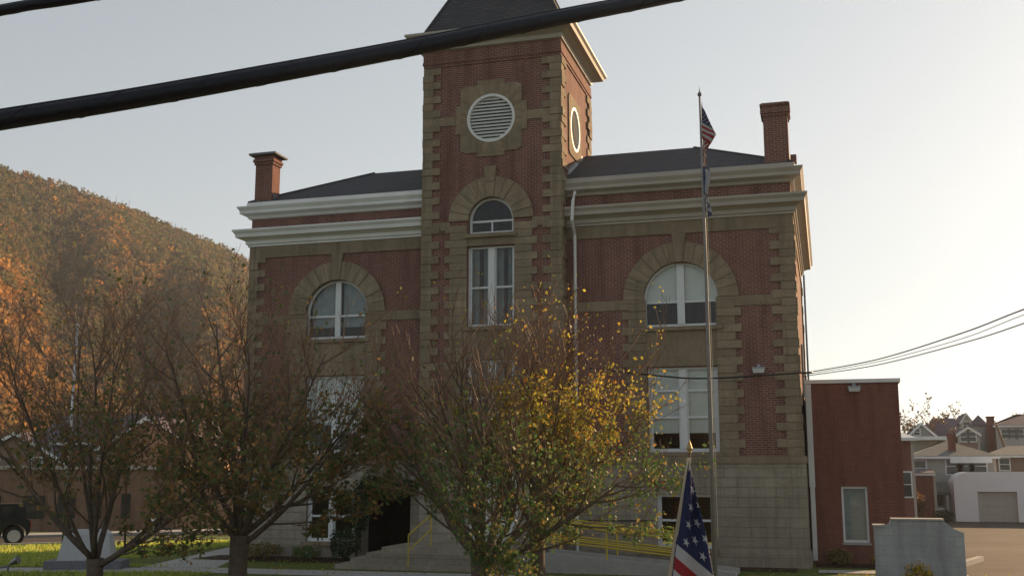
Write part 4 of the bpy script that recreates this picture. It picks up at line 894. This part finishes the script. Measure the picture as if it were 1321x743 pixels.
# houses at the foot of the hill (left)
for i, (x_, yb_, Yv, w_, ze1, wallm, lb) in enumerate(((20, 600, 72, 9, 3.6, 'siding_brown', 'brown house at the foot of the hill, leftmost behind the bare trees'), (105, 600, 74, 9, 5.2, 'siding_brown', 'wide brown house at the foot of the hill behind the memorial pole'), (190, 600, 68, 8, 4.4, 'tan', 'tan house at the foot of the hill behind the tan building'))):
    p = atY(x_, yb_, Yv); house(lb, 'house', p.x-w_/2, p.x+w_/2, Yv, 8, gh(p.x, Yv), ze1, ze1+2.2, M[wallm], M['roof_purple'], ridge='y' if i != 1 else 'x', wins=[(p.x-2, 2.6, .9, 1.3), (p.x+2, 2.6, .9, 1.3)])

# ------------------------------------------------------------------ parked car
wc = atZ(17, 704); ux = d_.normalized(); uy = n_.normalized()
CAR = thing('parked_car', 'black off road car parked on the side street at the left edge', 'car', (wc.x-ux.x*1.3, wc.y-ux.y*1.3, 0))
base = Vector((wc.x, wc.y))+uy*.15
def cp(s_, t_, z): p = base+ux*s_+uy*t_; return (p.x, p.y, z if z < .9 else .9+(z-.9)*.8)     # s along car (0 = right wheel), t across
m = MB(); W_ = 1.75; R_w = .38
def arcw(c): return [(c+.46*cos(a), .38+.46*sin(a)) for a in [pi-pi*i/8 for i in range(9)]]
side = [(-3.55, .42), (-3.1, .40)]+arcw(-2.6)[0:]+[(-2.1, .36), (-.5, .36)]+arcw(0)+[(.52, .42), (.58, .55), (.58, .92), (.5, 1.02), (.42, 1.05), (.36, 1.72), (.28, 1.8), (-1.75, 1.82), (-2.0, 1.75), (-2.35, 1.12), (-3.4, 1.03), (-3.55, .9)]
n = len(side)
m.face([cp(s_, 0, z) for s_, z in side]); m.face([cp(s_, W_, z) for s_, z in reversed(side)])
for i in range(n): a, b_ = side[i], side[(i+1) % n]; m.face([cp(a[0], 0, a[1]), cp(a[0], W_, a[1]), cp(b_[0], W_, b_[1]), cp(b_[0], 0, b_[1])])
m.build('body', M['carpaint'], CAR)
for pts in ([(.28, 1.12), (.24, 1.66), (-.5, 1.68), (-.5, 1.12)], [(-.58, 1.12), (-.58, 1.68), (-1.3, 1.68), (-1.3, 1.12)], [(-1.38, 1.12), (-1.38, 1.68), (-1.8, 1.66), (-2.15, 1.12)]):
    m = MB(); m.face([cp(s_, -.006, z) for s_, z in pts]); m.build('side_window', M['carglass'], CAR); m = MB(); m.face([cp(s_, W_+.006, z) for s_, z in pts]); m.build('side_window', M['carglass'], CAR)
for s_ in (0, -2.6):
    for t_ in (-.02, W_-.2):
        m = MB(); m.tube([cp(s_, t_, R_w), cp(s_, t_+.22, R_w)], R_w, 24); wh = m.build('wheel', M['rubber'], CAR, smooth=False)
        m = MB(); tt = t_-.012 if t_ < 1 else t_+.232; m.tube([cp(s_, tt, R_w), cp(s_, tt+.01, R_w)], .24, 20)
        m.build('rim', M['lamp'], wh)
m = MB(); q = cp(.585, .12, .95); m.obox((q[0], q[1]), ux, uy, .012, .12, .7, .98); m.build('tail_lamp', M['red'], CAR)

# ------------------------------------------------------------------ shrubs, bed
sheet('planting_bed', [[(-20.6, 32.8), (-13.9, 32.8), (-13.9, 34.7), (-20.6, 34.7)], [(-7.8, 33.5), (-1, 33.5), (-1, 34.7), (-7.8, 34.7)], [(-.5, 35.4), (2.4, 35.4), (2.4, 36.8), (-.5, 36.8)]], M['mulch'], .02)
def shrub(x, y, r, h, mat, label, n=900, z0=0, size=.045):
    S = thing('shrub', label, 'shrub', (x, y, z0)); quads('foliage', mat, leafcloud('', None, (x, y, z0+h*.55), (r, r, h*.5), n, .05), size, S)
    m = MB()
    for i in range(5): a = i*1.3; m.tube([(x, y, z0), (x+.3*r*cos(a), y+.3*r*sin(a), z0+h*.4), (x+.7*r*cos(a), y+.7*r*sin(a), z0+h*.8)], [.02, .014, .006], 4)
    m.build('stems', M['bark'], S)
shrub(-15.4, 33.6, .55, 1.0, M['leaf_dark'], 'low dark shrub under the left ground floor window beside the dark entry', 1400)
shrub(-18.6, 33.9, .7, .5, M['leaf_dull'], 'spreading brownish shrub at the left end of the planting bed', 900); shrub(-16.9, 33.8, .5, .42, M['leaf_green'], 'small green shrub in the middle of the left planting bed', 700)
shrub(.2, 36.3, .4, .5, M['leaf_dull'], 'low brown shrub at the foot of the annex wall', 700); shrub(1.5, 36.2, .35, .4, M['leaf_gold'], 'yellowish low plant at the foot of the annex near the monument', 600)
p = px(1172, 650, 84); shrub(p[0], 84, 1.2, 2.4, M['leaf_brown'], 'large brown shrub right of the annex before the red brick house', 2500, -.75, .09)
p = px(1222, 665, 88); shrub(p[0]-.3, 87.2, .7, .8, M['leaf_dark'], 'small dark shrub at the left corner of the white garage', 900, -.75, .07)
# creeper-like evergreen over the dark entry
S = thing('climbing_shrub', 'dark evergreen climbing shrub around the top of the basement entry', 'shrub', (-14.4, 34.6, 0))
P_ = np.concatenate([leafcloud('', None, (-14.4, 34.62, 2.35), (1.15, .25, .4), 2600, .05), leafcloud('', None, (-15.35, 34.62, 1.5), (.3, .22, .9), 1200, .05)]); quads('foliage', M['leaf_dark'], P_, .05, S)
m = MB(); m.tube([(-15.4, 34.6, 0), (-15.35, 34.6, 1.2), (-15.2, 34.6, 2.2), (-14.4, 34.6, 2.5), (-13.7, 34.6, 2.4)], [.04, .035, .03, .02, .01], 6); m.build('stem', M['bark'], S)
# fallen leaves on the lawn
n = 5000; P_ = np.stack([rng.uniform(-26, 6, n), rng.uniform(18, 34, n), rng.uniform(.015, .04, n)], 1); o = quads('fallen_leaves', M['leaf_gold'], P_, .03); tag(o, 'scattered fallen autumn leaves on the lawn', 'fallen leaves', kind='stuff')
# grass blades where the lawn is in view
n = 95000; gx = rng.uniform(-40, -17, n); gy = rng.uniform(26, 44, n)
keep = np.ones(n, bool)
keep &= ~((gy > 28.4) & (gy < 31.0) & (gx > -18.3)); keep &= ~((gx < -18) & (np.abs(gy-(29.4+(gx+18)*.28)) < 1.0)); keep &= ~((gx > -22.6) & (gy > 30) & (gx < -18)); keep &= ~((gx > -20.6) & (gy > 31)); keep &= ~(((gx+30.8)*(-.67)+(gy-35.9)*.74) > .25)
P_ = np.stack([gx, gy, np.full(n, .02)], 1)[keep]; n = len(P_)
a = rng.uniform(0, 2*pi, n); s_ = rng.uniform(.01, .02, n)[:, None]; d1 = np.stack([np.cos(a), np.sin(a), np.zeros(n)], 1)*s_; up_ = np.stack([rng.normal(0, .02, n), rng.normal(0, .02, n), rng.uniform(.06, .13, n)], 1)
V = np.stack([P_-d1, P_+d1, P_+up_], 1).reshape(-1, 3); me = bpy.data.meshes.new('grass'); me.vertices.add(3*n); me.vertices.foreach_set('co', V.ravel()); me.loops.add(3*n); me.loops.foreach_set('vertex_index', np.arange(3*n)); me.polygons.add(n); me.polygons.foreach_set('loop_start', np.arange(n)*3); me.polygons.foreach_set('loop_total', np.full(n, 3)); me.materials.append(leafmat('grass blades', [(0, (.2, .32, .04)), (.6, (.4, .46, .09)), (1, (.6, .52, .18))], .85)); me.update(calc_edges=True)
o = bpy.data.objects.new('grass', me); C.objects.link(o); tag(o, 'short grass blades covering the lawn', 'grass', kind='stuff')

# ------------------------------------------------------------------ trees
def tree(label, base, height, spread, seed, limbs, fork, r0, leafm, nleaf, leafzone, lean=(0, 0), twigden=1., group='street lawn trees', lsize=.056, top_bias=0, fill=1.0):
    R = random.Random(seed); base = Vector(base); T = thing('tree', label, 'tree', tuple(base), group)
    mt, mc = MB(), MB(); tips = []
    def bez(p, d, L_, n, bend, wig):
        pts = [p.copy()]; d = d.normalized()
        for i in range(n):
            d = (d+Vector((R.uniform(-wig, wig), R.uniform(-wig, wig), bend+R.uniform(-wig, wig)*.5))).normalized(); pts.append(pts[-1]+d*(L_/n))
        return pts
    def interp(pts, f):
        x = f*(len(pts)-1); i = min(int(x), len(pts)-2); return pts[i].lerp(pts[i+1], x-i), (pts[i+1]-pts[i]).normalized()
    def side(d, ang):
        a = d.cross(Vector((R.uniform(-1, 1), R.uniform(-1, 1), R.uniform(-.4, 1)))).normalized(); return (d*cos(ang)+a*sin(ang)).normalized()
    tp = bez(base-Vector((0, 0, .1)), Vector((lean[0], lean[1], 1)), fork+.1, 5, .02, .03)
    mt.tube(tp, [r0*1.35, r0*1.08, r0, r0*.96, r0*.98, r0*1.05], 12, caps=True)
    H = height-fork
    for k in range(limbs):
        az = 2*pi*k/limbs+R.uniform(-.35, .35); tilt = [1.12, .85, .6, .38, .95, .5, .25, .75][k % 8]+R.uniform(-.1, .1)
        d = Vector((cos(az)*sin(tilt)*spread, sin(az)*sin(tilt)*spread, cos(tilt)))
        L1 = H*R.uniform(.62, .78)*(1.05 if tilt < .7 else .95); rr = r0*R.uniform(.3, .42)
        lp = bez(tp[-1]-Vector((0, 0, R.uniform(0, .25))), d, L1, 9, .06, .11); mt.tube(lp, [rr*(1-.82*(i/9)) for i in range(10)], 7)
        for q in range(int(10*twigden)):
            f = .12+.86*(q+R.random())/(10*twigden); p, dd = interp(lp, min(f, .99)); L2 = H*R.uniform(.28, .42)*(1.1-f*.45)
            sp_ = bez(p, side(dd, R.uniform(.45, .85)), L2, 6, .08, .12); mt.tube(sp_, [rr*.36*(1-.8*i/6)*(1.1-.5*f) for i in range(7)], 5, caps=False)
            for w_ in range(int(7*twigden)):
                f2 = .12+.86*R.random(); p2, d2 = interp(sp_, f2); L3 = H*R.uniform(.11, .2)
                tp2 = bez(p2, side(d2, R.uniform(.35, .8)), L3, 4, .16, .1); mc.tube(tp2, [.012, .010, .008, .0065, .0045], 3, 0, False)
                for x_ in range(int(2.6*twigden)):
                    p3, d3 = interp(tp2, R.uniform(.15, .95)); L4 = H*R.uniform(.05, .1); t3 = bez(p3, side(d3, R.uniform(.3, .7)), L4, 2, .2, .1); mc.tube(t3, [.006, .005, .003], 3, 0, False); tips.append(t3[1]); tips.append(t3[-1])
                tips.append(tp2[-1])
    mt.build('trunk', M['bark'], T, smooth=True); cr = mc.build('crown', M['twig'], T, uv=False)
    tp_ = np.array([tuple(t_) for t_ in tips]); z = tp_[:, 2]; zl, zh, plow = leafzone
    pr = np.clip(1-(z-zl)/(zh-zl), 0, 1)**1.3*1.0+plow; pr /= pr.sum(); idx = rng.choice(len(tp_), nleaf, p=pr)
    P_ = tp_[idx]+rng.normal(0, .07, (nleaf, 3)); quads('leaves', leafm, P_, lsize, T, asp=.62)
    return T
b1, b2, b3, b4 = atZ(120, 790), atZ(303, 788), atZ(622, 786), atZ(696, 782)
print('tree bases', b1, b2, b3, b4)
tree('bare twiggy tree with a low fork, leftmost, before the granite memorial', b1, 7.9, 1.15, 21, 8, 1.1, .17, M['leaf_dull'], 6500, (1.6, 5.0, .015), twigden=1.04)
tree('bare upright tree with thick forked trunk left of the courthouse front', b2, 7.9, 1.0, 5, 8, 1.55, .2, M['leaf_dull'], 9000, (1.6, 4.8, .012), twigden=1.04)
tree('thick trunked tree with dull green lower leaves before the tower', b3, 7.1, 1.4, 9, 9, 1.1, .26, M['leaf_green'], 9000, (1.2, 4.4, .012), twigden=1.0, lsize=.047)
tree('golden leaved backlit tree before the tower and right wing', b4, 7.9, .45, 31, 8, 1.6, .17, M['leaf_gold'], 11000, (1.8, 5.2, .008), lean=(.0, 0), twigden=1.08, lsize=.046)
# thin trees behind the annex roofline
for i, (x_, ytop, Yv, lb) in enumerate(((1178, 517, 120, 'hazy bare tree just right of the annex roof'), (1206, 535, 150, 'small bare tree behind the grey gabled house'), (1227, 524, 150, 'hazy bare tree behind the dark brown block'), (1318, 528, 140, 'hazy bare tree at the right edge behind the pyramid roof'))):
    p = atY(x_, ytop, Yv); g_ = gh(p.x, Yv)
    tree(lb, (p.x, Yv, g_), p.z-g_, .7, 50+i, 6, 2.2, .22, M['leaf_brown'], 1800, (3, 12, .5), twigden=.8, group='bare trees behind the far houses', lsize=.13)

# ------------------------------------------------------------------ hill and its wood
sil = [(-900, 330), (-500, 215), (-250, 195), (-80, 203), (0, 215), (80, 235), (160, 262), (225, 291), (270, 309), (325, 334), (420, 395), (520, 455), (640, 520), (800, 575), (980, 602)]
rows = []
NR = 26
def silp(xq):
    for i in range(len(sil)-1):
        if sil[i][0] <= xq <= sil[i+1][0]: f = (xq-sil[i][0])/(sil[i+1][0]-sil[i][0]); return sil[i][1]*(1-f)+sil[i+1][1]*f
    return sil[-1][1]
cols = list(np.linspace(-900, 980, 76))
def hillpt(xq, t_):
    """t 0 at foot, 1 at crest, up to 1.6 behind"""
    yq = silp(xq)+8; r = ray(xq, yq); hd = sqrt(r[0]**2+r[1]**2); D = 520+40*sin(xq*.006); top = CZ+r[2]/hd*D; top -= 3
    Db = 215+.03*max(0, xq); dist = Db+(D-Db)*t_
    if t_ <= 1:
        s_ = t_**1.15; z = top*s_; z += top*.045*sin(xq*.017+t_*5.0)*sin(pi*t_)+top*.03*sin(xq*.045+1.3)*sin(pi*t_); z = min(z, top*(dist/D)*.985-.0+0*t_) if t_ < .97 else z
    else: z = top*(1-(t_-1)*1.4)
    return (r[0]/hd*dist, r[1]/hd*dist, max(z, gh(0, dist)-2 if t_ > 0 else -1))
ts = [i/20 for i in range(21)]+[1.1, 1.25, 1.45, 1.7]
Vh = [hillpt(c, t_) for t_ in ts for c in cols]; nc = len(cols); me = bpy.data.meshes.new('hill'); me.from_pydata(Vh, [], [(j*nc+i, j*nc+i+1, (j+1)*nc+i+1, (j+1)*nc+i) for j in range(len(ts)-1) for i in range(nc-1)]); me.materials.append(M['soil']); me.polygons.foreach_set('use_smooth', [True]*len(me.polygons))
o = bpy.data.objects.new('hill', me); C.objects.link(o); struct(o)
# crowns
NCR = 12000; pts = []; tints = []
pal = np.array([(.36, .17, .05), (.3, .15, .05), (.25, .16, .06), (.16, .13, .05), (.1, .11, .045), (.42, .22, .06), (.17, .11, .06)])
for i in range(NCR):
    xq = rng.uniform(-420, 640) if i % 8 else rng.uniform(-880, 900); t_ = rng.uniform(.02, 1)**.8 if i % 12 else rng.uniform(.97, 1.12)
    c = np.array(hillpt(xq, t_)); s_ = rng.uniform(2.2, 4.2); n = 62
    d = rng.normal(size=(n, 3)); d /= np.linalg.norm(d, axis=1)[:, None]; d[:, 2] = np.abs(d[:, 2])*1.25-.25
    pts.append(c+np.array([0, 0, 2.5])+d*s_*rng.uniform(.55, 1, (n, 1))*np.array([1, 1, 1.25]))
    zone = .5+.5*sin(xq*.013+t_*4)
    warm = np.clip(.55-.9*(t_-.45)-.0016*xq+.35*sin(xq*.02+t_*6), .06, .95)  # autumn species mix; more orange low and left paints in the sunlit spur
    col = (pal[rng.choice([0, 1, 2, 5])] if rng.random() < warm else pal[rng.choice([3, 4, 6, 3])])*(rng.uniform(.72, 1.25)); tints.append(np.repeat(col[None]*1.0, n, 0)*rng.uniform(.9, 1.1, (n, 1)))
mt_ = MB()
for i in range(1500):
    c = Vector(hillpt(rng.uniform(-420, 640), rng.uniform(.1, 1.03))); h_ = rng.uniform(6, 9.5); mt_.tube([c, c+Vector((rng.uniform(-.4, .4), rng.uniform(-.4, .4), h_))], [.22, .08], 3, 0, False)
o = mt_.build('bare_trunks', plain('pale grey trunk', (.24, .19, .15), var=.1), None, uv=False); tag(o, 'thin bare trunks standing among the hillside wood', 'trunks', kind='stuff')
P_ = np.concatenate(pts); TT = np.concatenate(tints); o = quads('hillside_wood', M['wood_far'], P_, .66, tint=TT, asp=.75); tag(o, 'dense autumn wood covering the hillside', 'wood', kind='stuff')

# ------------------------------------------------------------------ haze: one closed box of thin even air
m = MB(); m.box(-640, 420, -60, 700, -6, 175); o = m.build('haze', [], None, (0, 0, 0), uv=False); o['kind'] = 'stuff'; tag(o, 'thin pale haze in the air of the valley', 'haze')
hm = bpy.data.materials.new('haze air'); hm.use_nodes = True; hn = hm.node_tree; hn.nodes.clear(); ho = hn.nodes.new('ShaderNodeOutputMaterial'); hv = hn.nodes.new('ShaderNodeVolumePrincipled')
hv.inputs['Color'].default_value = (.85, .92, 1, 1); hv.inputs['Density'].default_value = .00022; hv.inputs['Anisotropy'].default_value = .3; hn.links.new(hv.outputs[0], ho.inputs['Volume']); o.data.materials.append(hm)
